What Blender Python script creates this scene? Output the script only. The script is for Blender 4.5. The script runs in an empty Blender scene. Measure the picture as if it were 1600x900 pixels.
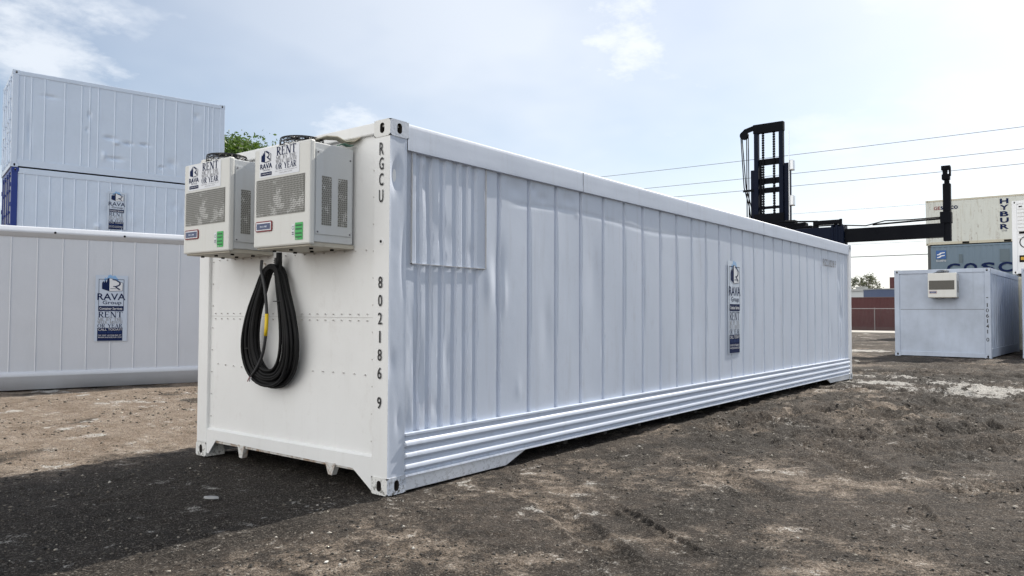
import bpy, bmesh, math, random
import numpy as np
from mathutils import Vector, Matrix
rad = math.radians
random.seed(7); rng = np.random.default_rng(7)
S = bpy.context.scene
C = S.collection

# ------------------------------------------------------------------ camera
cd = bpy.data.cameras.new('camera'); cam = bpy.data.objects.new('camera', cd); C.objects.link(cam)
yaw, pitch, roll = 0.66252, 0.032938, 0.003989
fw = Vector((math.cos(pitch)*math.cos(yaw), math.cos(pitch)*math.sin(yaw), math.sin(pitch)))
rt = Vector((math.sin(yaw), -math.cos(yaw), 0)); up = rt.cross(fw)
r2 = math.cos(roll)*rt + math.sin(roll)*up; u2 = -math.sin(roll)*rt + math.cos(roll)*up
M = Matrix((( r2.x, u2.x, -fw.x, -3.5668), (r2.y, u2.y, -fw.y, -3.8525), (r2.z, u2.z, -fw.z, 1.2487), (0, 0, 0, 1)))
cam.matrix_world = M
cd.sensor_width = 36; cd.lens = 1183.34/1600*36; cd.clip_end = 3000; cd.clip_start = 0.05
S.camera = cam

# ------------------------------------------------------------------ light
SUN_EL, SUN_AZ = 38.5, -6.5            # azimuth measured from +x towards +y
w = bpy.data.worlds.new('World'); S.world = w; w.use_nodes = True
nt = w.node_tree; nt.nodes.clear()
def N(t, kind, **kw):
    n = t.nodes.new(kind)
    for k, v in kw.items():
        if hasattr(n, k): setattr(n, k, v)
        else: n.inputs[k.replace('_', ' ')].default_value = v
    return n
out = N(nt, 'ShaderNodeOutputWorld'); bg = N(nt, 'ShaderNodeBackground'); bg.inputs['Strength'].default_value = 0.10
sky = N(nt, 'ShaderNodeTexSky'); sky.sky_type = 'NISHITA'; sky.sun_disc = False
sky.sun_elevation = rad(SUN_EL); sky.sun_rotation = rad(90 - SUN_AZ)
sky.air_density = 1.0; sky.dust_density = 1.0; sky.ozone_density = 1.5
tc = N(nt, 'ShaderNodeTexCoord')
sep = N(nt, 'ShaderNodeSeparateXYZ'); nt.links.new(tc.outputs['Generated'], sep.inputs[0])
def mth(t, op, a, b=None, c=None):
    n = t.nodes.new('ShaderNodeMath'); n.operation = op
    for i, v in enumerate((a, b, c)):
        if v is None: continue
        if isinstance(v, (int, float)): n.inputs[i].default_value = v
        else: t.links.new(v, n.inputs[i])
    return n.outputs[0]
zz = mth(nt, 'ADD', mth(nt, 'MAXIMUM', sep.outputs[2], 0.0), 0.22)
cx = mth(nt, 'DIVIDE', sep.outputs[0], zz); cy = mth(nt, 'DIVIDE', sep.outputs[1], zz)
cmb = N(nt, 'ShaderNodeCombineXYZ'); nt.links.new(cx, cmb.inputs[0]); nt.links.new(cy, cmb.inputs[1])
def wnoise(scale, detail, rough, off):
    mp = N(nt, 'ShaderNodeMapping'); mp.inputs['Location'].default_value = off
    nt.links.new(cmb.outputs[0], mp.inputs[0])
    n = N(nt, 'ShaderNodeTexNoise'); n.inputs['Scale'].default_value = scale; n.inputs['Detail'].default_value = detail
    n.inputs['Roughness'].default_value = rough; nt.links.new(mp.outputs[0], n.inputs['Vector']); return n.outputs['Fac']
def ramp(t, src, stops):
    r = t.nodes.new('ShaderNodeValToRGB'); e = r.color_ramp.elements
    while len(e) < len(stops): e.new(0.5)
    for i, (p, c) in enumerate(stops):
        e[i].position = p; e[i].color = c if len(c) == 4 else (*c, 1)
    t.links.new(src, r.inputs[0]); return r.outputs[0]
g = lambda v: (v, v, v, 1)
def mixc_w(f_, a, b):
    n = N(nt, 'ShaderNodeMix'); n.data_type = 'RGBA'; nt.links.new(f_, n.inputs[0]); n.inputs[6].default_value = a; n.inputs[7].default_value = b; return n.outputs[2]
c1 = ramp(nt, wnoise(1.25, 8, 0.55, (3.1, 1.7, 0)), [(0.50, g(0)), (0.62, g(1))])      # puffs
c2 = ramp(nt, wnoise(0.5, 5, 0.6, (7.3, 2.2, 0)), [(0.32, g(0.25)), (0.60, g(0.9))])  # thin veil
mxv = N(nt, 'ShaderNodeMix'); mxv.data_type = 'RGBA'
sdot = N(nt, 'ShaderNodeVectorMath'); sdot.operation = 'DOT_PRODUCT'; nt.links.new(tc.outputs['Generated'], sdot.inputs[0])
sdot.inputs[1].default_value = (math.cos(rad(SUN_EL))*math.cos(rad(SUN_AZ)), math.cos(rad(SUN_EL))*math.sin(rad(SUN_AZ)), math.sin(rad(SUN_EL)))
haze_ = ramp(nt, sdot.outputs['Value'], [(.35, g(.35)), (.72, g(1))])
fac = mth(nt, 'MAXIMUM', mth(nt, 'MULTIPLY', c1, 0.7), mth(nt, 'MULTIPLY', mth(nt, 'MULTIPLY', c2, 0.78), haze_))
nrm = N(nt, 'ShaderNodeVectorMath'); nrm.operation = 'NORMALIZE'; nt.links.new(tc.outputs['Generated'], nrm.inputs[0])
edge = wnoise(2.6, 9, 0.62, (1.3, 5.2, 0)); puffs = None
for dx, dy, dz, R_, st in [(0.3368, 0.8833, 0.326, 5.5, 0.75), (0.3226, 0.9018, 0.2875, 4, 0.53), (0.3968, 0.8583, 0.3253, 2.6, 0.41), (0.8126, 0.4513, 0.3689, 6, 0.9), (0.8695, 0.3725, 0.3244, 4, 0.5), (0.6212, 0.7471, 0.2367, 4.0, 0.75), (0.3436, 0.9049, 0.2513, 3.5, 0.5), (0.9659, 0.2295, 0.1195, 5, 0.5), (0.9591, 0.1205, 0.2561, 7, 0.45), (0.9456, 0.0825, 0.3146, 5, 0.6), (0.675, 0.6935, 0.2517, 3, 0.45)]:
    d_n = N(nt, 'ShaderNodeVectorMath'); d_n.operation = 'DOT_PRODUCT'; nt.links.new(nrm.outputs[0], d_n.inputs[0]); d_n.inputs[1].default_value = (dx, dy, dz)
    c0 = math.cos(math.radians(R_)); q = mth(nt, 'MULTIPLY', mth(nt, 'SUBTRACT', d_n.outputs['Value'], c0), 1/(1-c0))
    q = mth(nt, 'ADD', mth(nt, 'MAXIMUM', q, -1.0), mth(nt, 'MULTIPLY', mth(nt, 'SUBTRACT', edge, .52), 5.0))
    q = mth(nt, 'MULTIPLY', mth(nt, 'SMOOTH_MIN', mth(nt, 'MAXIMUM', q, 0.0), 1.0, .3), st)
    puffs = q if puffs is None else mth(nt, 'MAXIMUM', puffs, q)
fac = mth(nt, 'MAXIMUM', fac, mth(nt, 'MINIMUM', puffs, .95))
back = ramp(nt, mth(nt, 'MULTIPLY', sep.outputs[0], -1.0), [(0.05, g(0)), (0.75, g(1))])     # unseen bright cloud bank, added to light the container end
clear = ramp(nt, mth(nt, 'MULTIPLY', sep.outputs[1], -1.0), [(0.25, g(0)), (0.85, g(1))])    # unseen sky to the right, cleared to dim the long side
fac = mth(nt, 'MULTIPLY', fac, mth(nt, 'SUBTRACT', 1.0, mth(nt, 'MULTIPLY', clear, .95)))
fac = mth(nt, 'MAXIMUM', fac, mth(nt, 'MULTIPLY', back, .85))
ccol = mixc_w(back, (8.2, 8.55, 9.0, 1), (17.5, 17.2, 16.6, 1))
nt.links.new(fac, mxv.inputs[0]); nt.links.new(sky.outputs[0], mxv.inputs[6]); nt.links.new(ccol, mxv.inputs[7])
nt.links.new(mxv.outputs[2], bg.inputs[0]); nt.links.new(bg.outputs[0], out.inputs[0])
sd = bpy.data.lights.new('sun', 'SUN'); sd.energy = 5.0; sd.angle = rad(0.5); sd.color = (1.0, 0.94, 0.85)
so = bpy.data.objects.new('sun', sd); C.objects.link(so)
sdir = Vector((math.cos(rad(SUN_EL))*math.cos(rad(SUN_AZ)), math.cos(rad(SUN_EL))*math.sin(rad(SUN_AZ)), math.sin(rad(SUN_EL))))
so.rotation_euler = sdir.to_track_quat('Z', 'Y').to_euler()
vs = S.view_settings; vs.view_transform = 'Standard'; vs.look = 'None'; vs.gamma = 1; vs.use_curve_mapping = False; vs.exposure = 0.32

# ------------------------------------------------------------------ numpy noise
def _h(ix, iy, s):
    n = (ix.astype(np.int64)*374761393 + iy.astype(np.int64)*668265263 + s*1274126177) & 0x7fffffff
    n = ((n ^ (n >> 13))*1274126177) & 0x7fffffff
    return ((n ^ (n >> 16)) & 0xffff)/65535.0
def vn(x, y, s=0):
    x = np.asarray(x, float); y = np.asarray(y, float)
    ix = np.floor(x); iy = np.floor(y); fx = x-ix; fy = y-iy
    fx = fx*fx*fx*(fx*(fx*6-15)+10); fy = fy*fy*fy*(fy*(fy*6-15)+10)
    a = _h(ix, iy, s); b = _h(ix+1, iy, s); c = _h(ix, iy+1, s); d = _h(ix+1, iy+1, s)
    return (a+(b-a)*fx)*(1-fy)+(c+(d-c)*fx)*fy
def fbm(x, y, s=0, o=4, r=0.5):
    v = 0; a = 1; t = 0
    for i in range(o):
        v = v+a*vn(x*2**i+i*17.3, y*2**i-i*9.1, s+i); t += a; a *= r
    return v/t
def sst(a, b, x):
    t = np.clip((x-a)/(b-a), 0, 1); return t*t*(3-2*t)

# ------------------------------------------------------------------ mesh helpers
class MB:
    def __init__(s): s.v = []; s.f = []; s.m = []
    def add(s, vs_, fs_, mi=0):
        o = len(s.v); s.v += [tuple(p) for p in vs_]; s.f += [tuple(i+o for i in f) for f in fs_]; s.m += [mi]*len(fs_)
        return s
    def box(s, a, b, mi=0):
        x0, y0, z0 = [min(p, q) for p, q in zip(a, b)]; x1, y1, z1 = [max(p, q) for p, q in zip(a, b)]
        return s.add([(x0,y0,z0),(x1,y0,z0),(x1,y1,z0),(x0,y1,z0),(x0,y0,z1),(x1,y0,z1),(x1,y1,z1),(x0,y1,z1)],
              [(0,3,2,1),(4,5,6,7),(0,1,5,4),(1,2,6,5),(2,3,7,6),(3,0,4,7)], mi)
    def tube(s, pts, r, n=8, mi=0, closed=False, cap=True):
        pts = [Vector(p) for p in pts]; k = len(pts); vs_ = []; fs_ = []
        prev = None
        for i, p in enumerate(pts):
            a = pts[(i-1) % k] if (i or closed) else p; b = pts[(i+1) % k] if (i < k-1 or closed) else p
            t = (b-a)
            if t.length < 1e-9: t = Vector((0, 0, 1))
            t.normalize()
            if prev is None:
                h = Vector((0, 0, 1)) if abs(t.z) < .9 else Vector((1, 0, 0)); u = t.cross(h).normalized()
            else:
                u = prev-t*prev.dot(t)
                u = u.normalized() if u.length > 1e-6 else t.cross(Vector((1,0,0))).normalized()
            prev = u; q = t.cross(u); rr = r[i] if isinstance(r, (list, tuple)) else r
            for j in range(n):
                an = 2*math.pi*j/n; vs_.append(p+(u*math.cos(an)+q*math.sin(an))*rr)
        for i in range(k if closed else k-1):
            for j in range(n):
                a = i*n+j; b = i*n+(j+1) % n; c = ((i+1) % k)*n+(j+1) % n; d = ((i+1) % k)*n+j
                fs_.append((a, b, c, d))
        if cap and not closed: fs_.append(tuple(range(n))[::-1]); fs_.append(tuple((k-1)*n+j for j in range(n)))
        return s.add(vs_, fs_, mi)
    def cyl(s, a, b, r, n=16, mi=0): return s.tube([a, b], r, n, mi)
    def poly(s, pts, d, mi=0):                      # prism of a polygon, extruded by vector d
        n = len(pts); d = Vector(d); P = [Vector(p) for p in pts]
        return s.add(P+[p+d for p in P], [tuple(range(n))[::-1], tuple(range(n, 2*n))]+[(i, (i+1) % n, n+(i+1) % n, n+i) for i in range(n)], mi)
    def grid(s, X, Y, Z, mi=0, flip=False):
        h, w_ = X.shape; o = len(s.v)
        s.v += list(zip(X.ravel().tolist(), Y.ravel().tolist(), Z.ravel().tolist()))
        for i in range(h-1):
            for j in range(w_-1):
                a = o+i*w_+j; q = (a, a+1, a+w_+1, a+w_)
                s.f.append(q[::-1] if flip else q); s.m.append(mi)
        return s
    def holed(s, o, u, v, W_, H_, hw, hh, dep, mi=0, mh=1):  # rectangular face with an oval pit; o = centre
        o, u, v = Vector(o), Vector(u), Vector(v); nrm = u.cross(v).normalized(); n = 24
        outer = []; inner = []
        for i in range(n):
            a = 2*math.pi*(i+.5)/n; c_, s_ = math.cos(a), math.sin(a); k = 1/max(abs(c_), abs(s_))
            outer.append(o+u*(c_*k*W_/2)+v*(s_*k*H_/2))
            dy = hh-hw
            if dy >= 0: ix, iy = hw*c_, hw*s_+(dy if s_ > 0 else -dy)
            else: ix, iy = hh*c_+((hw-hh) if c_ > 0 else -(hw-hh)), hh*s_
            inner.append(o+u*ix+v*iy)
        back = [p-nrm*dep for p in inner]
        vs_ = outer+inner+back; fs_ = []; m0 = len(s.f)
        fs_ = [(i, (i+1) % n, n+(i+1) % n, n+i) for i in range(n)]
        s.add(vs_, fs_, mi)
        s.add(inner+back, [(i, (i+1) % n, n+(i+1) % n, n+i) for i in range(n)], mh)
        s.add(back, [tuple(range(n))], mh)
        return s
    def build(s, name, mats, parent=None, smooth=False, bevel=0, label=None, merge=False, autosmooth=None):
        me = bpy.data.meshes.new(name); me.from_pydata([tuple(p) for p in s.v], [], s.f)
        if not isinstance(mats, (list, tuple)): mats = [mats]
        for m in mats: me.materials.append(m)
        if len(mats) > 1: me.polygons.foreach_set('material_index', s.m)
        if smooth: me.polygons.foreach_set('use_smooth', [True]*len(s.f))
        me.update()
        if autosmooth:
            me.polygons.foreach_set('use_smooth', [True]*len(s.f)); me.set_sharp_from_angle(angle=rad(autosmooth))
        o = bpy.data.objects.new(name, me); C.objects.link(o)
        if parent: o.parent = parent
        if bevel:
            b = o.modifiers.new('bevel', 'BEVEL'); b.width = bevel; b.segments = 2; b.limit_method = 'ANGLE'; b.angle_limit = rad(40)
        if label: o['label'] = label
        return o
def tag(o, label=None, cat=None, group=None, kind=None):
    if label: o['label'] = label
    if cat: o['category'] = cat
    if group: o['group'] = group
    if kind: o['kind'] = kind
    return o
def thing(name, label, cat, loc=(0, 0, 0), rz=0, group=None):
    o = bpy.data.objects.new(name, None); C.objects.link(o); o.location = loc; o.rotation_euler = (0, 0, rz); o.empty_display_size = .3
    return tag(o, label, cat, group)
def copy_tree(o, parent=None):
    c = o.copy(); C.objects.link(c)
    if parent: c.parent = parent
    for ch in list(o.children): copy_tree(ch, c)
    return c

_tc = {}
def glyphs(txt, bold=0.0, spacing=1.0):
    key = (txt, bold, spacing)
    if key in _tc: return _tc[key]
    cu = bpy.data.curves.new('t', 'FONT'); cu.body = txt; cu.offset = bold; cu.space_character = spacing; cu.resolution_u = 3
    ob = bpy.data.objects.new('t', cu); C.objects.link(ob)
    dg = bpy.context.evaluated_depsgraph_get(); me = bpy.data.meshes.new_from_object(ob.evaluated_get(dg))
    vs_ = [(v.co.x, v.co.y) for v in me.vertices]; fs_ = [tuple(p.vertices) for p in me.polygons]
    bpy.data.objects.remove(ob); bpy.data.curves.remove(cu); bpy.data.meshes.remove(me)
    xs = [p[0] for p in vs_]; ys = [p[1] for p in vs_]; x0, x1, y0, y1 = min(xs), max(xs), min(ys), max(ys)
    vs_ = [((p[0]-x0)/(x1-x0), (p[1]-y0)/(y1-y0)) for p in vs_]
    _tc[key] = (vs_, fs_); return _tc[key]
def _serif():
    """light serif capitals as (vertices, faces) in a unit box: thin and thick strokes with slab serifs"""
    G = {}; T_, t_, s_ = .20, .075, .055
    V_ = lambda x, y0=0, y1=1, w=T_: [(x-w/2, y0), (x+w/2, y0), (x+w/2, y1), (x-w/2, y1)]
    Hh = lambda y, x0, x1, w=t_: [(x0, y-w/2), (x1, y-w/2), (x1, y+w/2), (x0, y+w/2)]
    def Dg(x0, y0, x1, y1, w): return [(x0-w/2, y0), (x0+w/2, y0), (x1+w/2, y1), (x1-w/2, y1)]
    def arc(cx, cy, rx, ry, a0, a1, w0=.07, w1=.2, n=10):
        o = []
        for i in range(n):
            A0 = math.radians(a0+(a1-a0)*i/n); A1 = math.radians(a0+(a1-a0)*(i+1)/n); q = []
            for A_, k_ in ((A0, 0), (A0, 1), (A1, 1), (A1, 0)):
                w = w0+(w1-w0)*abs(math.cos(A_)); q.append((cx+(rx-k_*w)*math.cos(A_), cy+(ry-k_*w0)*math.sin(A_)))
            o.append(q)
        return o
    F = lambda x, y, w=.38: Hh(y, x-w/2, x+w/2, s_)
    b, u = s_/2, 1-s_/2
    G['R'] = [V_(.2), F(.2, b), F(.2, u), Hh(u-.01, .2, .5, t_), Hh(.5, .2, .5, t_), Dg(.86, 0, .42, .5, .22), F(.9, b, .26)]+arc(.48, .74, .36, .26, -90, 90)
    G['E'] = [V_(.2), Hh(b, .02, .9, .07), Hh(u, .02, .86, .07), Hh(.52, .2, .66, .06), V_(.88, 0, .26, .06), V_(.84, .78, 1, .06), V_(.66, .40, .64, .05)]
    G['N'] = [V_(.16, w=.08), V_(.86, w=.08), Dg(.82, 0, .16, 1, .22), F(.16, b), F(.14, u, .3), F(.86, u, .3)]
    G['T'] = [V_(.5), Hh(u, .04, .96, .07), F(.5, b), V_(.07, .76, 1, .06), V_(.93, .76, 1, .06)]
    G['O'] = arc(.5, .5, .48, .5, 0, 360, .06, .2, 24)
    G['Y'] = [V_(.5, 0, .5), Dg(.5, .42, .12, 1, .22), Dg(.5, .42, .86, 1, .09), F(.5, b), F(.14, u, .3), F(.86, u, .26)]
    G['A'] = [Dg(.12, 0, .5, 1, .09), Dg(.84, 0, .5, 1, .22), Hh(.34, .22, .74, .06), F(.12, b, .24), F(.86, b, .28)]
    G['M'] = [V_(.12, w=.07), V_(.88, w=.19), Dg(.5, 0, .12, 1, .17), Dg(.5, 0, .86, 1, .07), F(.12, b, .24), F(.88, b, .3), F(.12, u, .22), F(.88, u, .26)]
    G['B'] = [V_(.2), F(.2, b), F(.2, u), Hh(u-.01, .2, .5, t_), Hh(.5, .2, .5, t_), Hh(b+.01, .2, .5, t_)]+arc(.46, .75, .34, .25, -90, 90)+arc(.48, .26, .40, .26, -90, 90)
    G['H'] = [V_(.2), V_(.8), Hh(.5, .2, .8, .07), F(.2, b), F(.2, u), F(.8, b), F(.8, u)]
    G['W'] = [Dg(.28, 0, .06, 1, .18), Dg(.28, 0, .5, 1, .07), Dg(.72, 0, .5, 1, .18), Dg(.72, 0, .94, 1, .07), F(.06, u, .22), F(.5, u, .2), F(.94, u, .2)]
    G['K'] = [V_(.2), F(.2, b), F(.2, u), Dg(.3, .45, .8, 1, .08), Dg(.84, 0, .42, .55, .21), F(.84, b, .3), F(.8, u, .28)]
    G[','] = [[(.4, 0), (.55, 0), (.6, .14), (.45, .14)]]
    return G
SERIF = _serif()
SW = {'O': 1.1, 'M': 1.3, 'W': 1.35, 'N': 1.08, 'E': .88, ',': .4, ' ': .5, 'B': .9, 'R': .98}
def serif(P, mb, txt, a0, b0, a1, b1, mi=0, h=.002):
    tot = sum(SW.get(c, 1)+.08 for c in txt)-.08; k = (a1-a0)/tot; x = 0
    for c in txt:
        wd = SW.get(c, 1)
        for n_, q in enumerate(SERIF.get(c, [])): mb.add([P.P(a0+(x+px*wd)*k, b0+py*(b1-b0), h+.00012*n_) for px, py in q], [(0, 1, 2, 3)], mi)
        x += wd+.08
class Panel:
    """maps (a, b) in metres on a face to 3D: o + u*a + v*b + n*h"""
    def __init__(s, o, u, v, h=0.003):
        s.o, s.u, s.v = Vector(o), Vector(u), Vector(v); s.n = s.u.cross(s.v); s.h = h
    def P(s, a, b, h=0): return s.o+s.u*a+s.v*b+s.n*(s.h+h)
    def text(s, mb, txt, a0, b0, a1, b1, mi=0, bold=0.0, h=0.002, sp=1.0):
        vs_, fs_ = glyphs(txt, bold, sp)
        return mb.add([s.P(a0+x*(a1-a0), b0+y*(b1-b0), h) for x, y in vs_], fs_, mi)
    def rect(s, mb, a0, b0, a1, b1, mi=0, h=0.0):
        return mb.add([s.P(a0, b0, h), s.P(a1, b0, h), s.P(a1, b1, h), s.P(a0, b1, h)], [(0, 1, 2, 3)], mi)
    def poly(s, mb, pts, mi=0, h=0.0):
        return mb.add([s.P(a, b, h) for a, b in pts], [tuple(range(len(pts)))], mi)
    def line(s, mb, pts, wd, mi=0, h=0.0):
        for (a, b), (c_, d) in zip(pts[:-1], pts[1:]):
            L_ = math.hypot(c_-a, d-b); nx, ny = -(d-b)/L_*wd/2, (c_-a)/L_*wd/2
            s.poly(mb, [(a+nx, b+ny), (a-nx, b-ny), (c_-nx, d-ny), (c_+nx, d+ny)], mi, h)

# ------------------------------------------------------------------ materials
def mat(name, col, rough=.5, metal=0, spec=.5, build=None):
    m = bpy.data.materials.new(name); m.use_nodes = True; t = m.node_tree; b = t.nodes['Principled BSDF']
    b.inputs['Base Color'].default_value = (*col, 1); b.inputs['Roughness'].default_value = rough
    b.inputs['Metallic'].default_value = metal; b.inputs['Specular IOR Level'].default_value = spec
    if build: build(t, b)
    return m
def noise(t, scale, detail=4, rough=.55, vec=None, co='Object', stretch=None):
    if vec is None:
        tcn = N(t, 'ShaderNodeTexCoord'); vec = tcn.outputs[co]
    if stretch:
        mp = N(t, 'ShaderNodeMapping'); mp.inputs['Scale'].default_value = stretch; t.links.new(vec, mp.inputs[0]); vec = mp.outputs[0]
    n = N(t, 'ShaderNodeTexNoise'); n.inputs['Scale'].default_value = scale; n.inputs['Detail'].default_value = detail; n.inputs['Roughness'].default_value = rough
    t.links.new(vec, n.inputs['Vector']); return n.outputs['Fac']
def mixc(t, fac, a, b):
    n = N(t, 'ShaderNodeMix'); n.data_type = 'RGBA'
    if isinstance(fac, (int, float)): n.inputs[0].default_value = fac
    else: t.links.new(fac, n.inputs[0])
    for i, v in ((6, a), (7, b)):
        if isinstance(v, tuple): n.inputs[i].default_value = (*v[:3], 1)
        else: t.links.new(v, n.inputs[i])
    return n.outputs[2]
def bump(t, b, h, strength, dist):
    n = N(t, 'ShaderNodeBump'); n.inputs['Strength'].default_value = strength; n.inputs['Distance'].default_value = dist
    t.links.new(h, n.inputs['Height']); t.links.new(n.outputs[0], b.inputs['Normal']); return n
def paint(name, col, rough=.42, dirt=.12, dirtcol=(.32, .27, .2), streak=.1, peel=.0012, rust=0, lowdirt=0.0, var=.05):
    def f(t, b):
        n1 = noise(t, 1.3, 5, .6)
        c = mixc(t, ramp(t, n1, [(.35, g(0)), (.7, g(1))]), tuple(v*(1-var) for v in col), col)
        st = noise(t, 3.0, 4, .6, stretch=(3.5, 3.5, .35))
        c = mixc(t, mth(t, 'MULTIPLY', ramp(t, st, [(.55, g(0)), (.8, g(1))]), streak), c, dirtcol)
        sp = noise(t, 26, 3, .6)
        c = mixc(t, mth(t, 'MULTIPLY', ramp(t, sp, [(.64, g(0)), (.76, g(1))]), dirt), c, dirtcol)
        if rust:
            rr = noise(t, 2.4, 6, .7, stretch=(2.2, 2.2, .5)); r_2 = noise(t, 9, 5, .7)
            mk = ramp(t, mth(t, 'ADD', mth(t, 'MULTIPLY', rr, .6), mth(t, 'MULTIPLY', r_2, .4)), [(.55, g(0)), (.66, g(1))])
            c = mixc(t, mth(t, 'MULTIPLY', mk, rust), c, (.16, .08, .045))
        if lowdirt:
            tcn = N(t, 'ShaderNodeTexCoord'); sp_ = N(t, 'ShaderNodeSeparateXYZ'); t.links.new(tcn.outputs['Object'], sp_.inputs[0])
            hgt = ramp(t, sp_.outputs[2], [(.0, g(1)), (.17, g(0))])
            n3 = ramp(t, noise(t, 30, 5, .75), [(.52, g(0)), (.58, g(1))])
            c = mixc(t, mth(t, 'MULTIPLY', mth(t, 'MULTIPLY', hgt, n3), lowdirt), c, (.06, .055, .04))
        t.links.new(c, b.inputs['Base Color'])
        t.links.new(ramp(t, n1, [(.3, g(rough-.08)), (.7, g(rough+.1))]), b.inputs['Roughness'])
        hh = mth(t, 'ADD', mth(t, 'MULTIPLY', noise(t, 60, 3, .6), .35), noise(t, 7, 3, .5))
        bump(t, b, hh, .55, peel*4)
    return mat(name, col, rough, build=f)
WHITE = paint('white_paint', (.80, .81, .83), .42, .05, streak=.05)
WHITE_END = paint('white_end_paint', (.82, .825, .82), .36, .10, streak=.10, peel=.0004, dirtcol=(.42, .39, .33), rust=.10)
WHITE_SHADED = paint('white_side_shaded', (.575, .63, .73), .50, .10, streak=.20, peel=.0005, dirtcol=(.28, .28, .27), rust=.10, lowdirt=.5)  # same white as the end, with the side's bluish shade put into the colour
CAST = paint('casting_paint', (.76, .76, .74), .5, .12, streak=.05, peel=.002, lowdirt=.8)
ROOF = paint('roof_paint', (.7, .7, .68), .55, .3, streak=.0)
WHITE_ROW = paint('white_row_paint', (.64, .665, .71), .45, .04, streak=.10, dirtcol=(.4, .4, .4))
WHITE_STK = paint('white_stack_paint', (.62, .71, .84), .5, .05, streak=.10, dirtcol=(.35, .38, .42))
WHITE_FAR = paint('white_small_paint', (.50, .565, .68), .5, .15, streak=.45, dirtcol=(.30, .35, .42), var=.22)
BLUE = paint('blue_paint', (.012, .035, .22), .4, .1)
HYB = paint('aged_white_paint', (.62, .64, .60), .6, .2, streak=.5, dirtcol=(.33, .27, .17), rust=.6)
CREAM = paint('cream_frame_paint', (.55, .52, .42), .6, .3, streak=.3, rust=.7)
COS = paint('grey_blue_paint', (.15, .21, .27), .55, .15, streak=.2, dirtcol=(.1, .12, .14))
MAROON = paint('maroon_paint', (.085, .022, .025), .6, .15, streak=.3, dirtcol=(.04, .02, .02))
DKFRAME = paint('dark_rusty_paint', (.07, .075, .075), .6, .2, rust=.6)
NAVY = mat('navy_print', (.012, .022, .075), .8, spec=.1)
BLACKP = mat('black_print', (.012, .012, .014), .8, spec=.1)
GREYP = mat('grey_print', (.13, .13, .145), .5)
GREYL = mat('light_grey_print', (.26, .26, .28), .5)
DIGIT = mat('black_stencil_paint', (.02, .02, .022), .45)
VINYL = mat('pale_vinyl', (.56, .63, .73), .35)
VINYLW = mat('white_vinyl', (.74, .76, .80), .35)
SKYBL = mat('light_blue_print', (.25, .45, .72), .4)
WPRINT = mat('white_print', (.75, .76, .78), .5)
DARK = mat('dark_hole', (.012, .012, .012), .9, spec=.1)
PIT = mat('shaded_pit', (.035, .03, .026), .9)  # hole walls coloured dark to paint in the shade inside
UNDER = mat('underside_black', (.02, .018, .016), .85)
def metalf(t, b):
    t.links.new(mixc(t, ramp(t, noise(t, 14, 5, .7), [(.45, g(0)), (.62, g(1))]), (.62, .62, .6), (.3, .2, .13)), b.inputs['Base Color'])
BRACK = mat('dirty_bracket_paint', (.6, .6, .58), .6, build=metalf)
RIVET = mat('rivet_grey', (.55, .54, .52), .5, .2)
def acf(t, b):
    t.links.new(ramp(t, noise(t, 4, 4, .6), [(.35, (.66, .66, .62)), (.7, (.72, .72, .68))]), b.inputs['Base Color']); bump(t, b, noise(t, 120, 2, .5), .15, .001)
ACW = paint('cooler_paint', (.70, .70, .67), .42, .10, streak=.15, dirtcol=(.4, .36, .28), peel=.0003)
ACS = paint('cooler_side_paint', (.58, .60, .61), .35, .08, peel=.0004)
ACU = paint('cooler_tray_metal', (.5, .47, .40), .6, .35, rust=.5, peel=.0005)
FIN = mat('fin_grey', (.16, .155, .14), .6, .3)
def perff(t, b):
    t.links.new(ramp(t, noise(t, 9, 4, .7), [(.52, (.33, .33, .31)), (.6, (.62, .62, .6))]), b.inputs['Base Color'])
PERF = mat('perforated_metal', (.4, .4, .38), .5, build=perff)
PERFD = mat('dark_perforated_metal', (.10, .095, .085), .6)
WIRE = mat('black_wire', (.015, .015, .016), .4)
def rubf(t, b):
    bump(t, b, noise(t, 90, 3, .6), .2, .002); t.links.new(ramp(t, noise(t, 7, 4, .6), [(.4, (.004, .004, .0045)), (.7, (.010, .010, .011))]), b.inputs['Base Color'])
RUBBER = mat('black_rubber', (.006, .006, .007), .6, spec=.25, build=rubf)
YEL = mat('yellow_tape', (.75, .52, .01), .45)
RED = mat('dull_red', (.20, .015, .02), .4)
LCD = mat('lcd_navy', (.02, .035, .12), .15)
LCDW = mat('lcd_grey', (.42, .47, .58), .2)
GREEN = mat('green_label', (.04, .42, .09), .4)
DGREEN = mat('dark_green_print', (.012, .12, .035), .45)
MACH = paint('handler_navy_paint', (.004, .008, .022), .6, .03, dirtcol=(.012, .012, .014))
MACHB = paint('handler_black_paint', (.003, .004, .007), .7, .03, dirtcol=(.01, .01, .012))
STEEL = mat('bright_steel', (.6, .62, .64), .3, .8)
GLASS = mat('dark_glass', (.02, .025, .03), .08)
TYRE = mat('tyre_rubber', (.02, .02, .02), .8)
YELM = paint('yellow_machine_paint', (.55, .33, .02), .5, .2)

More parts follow.
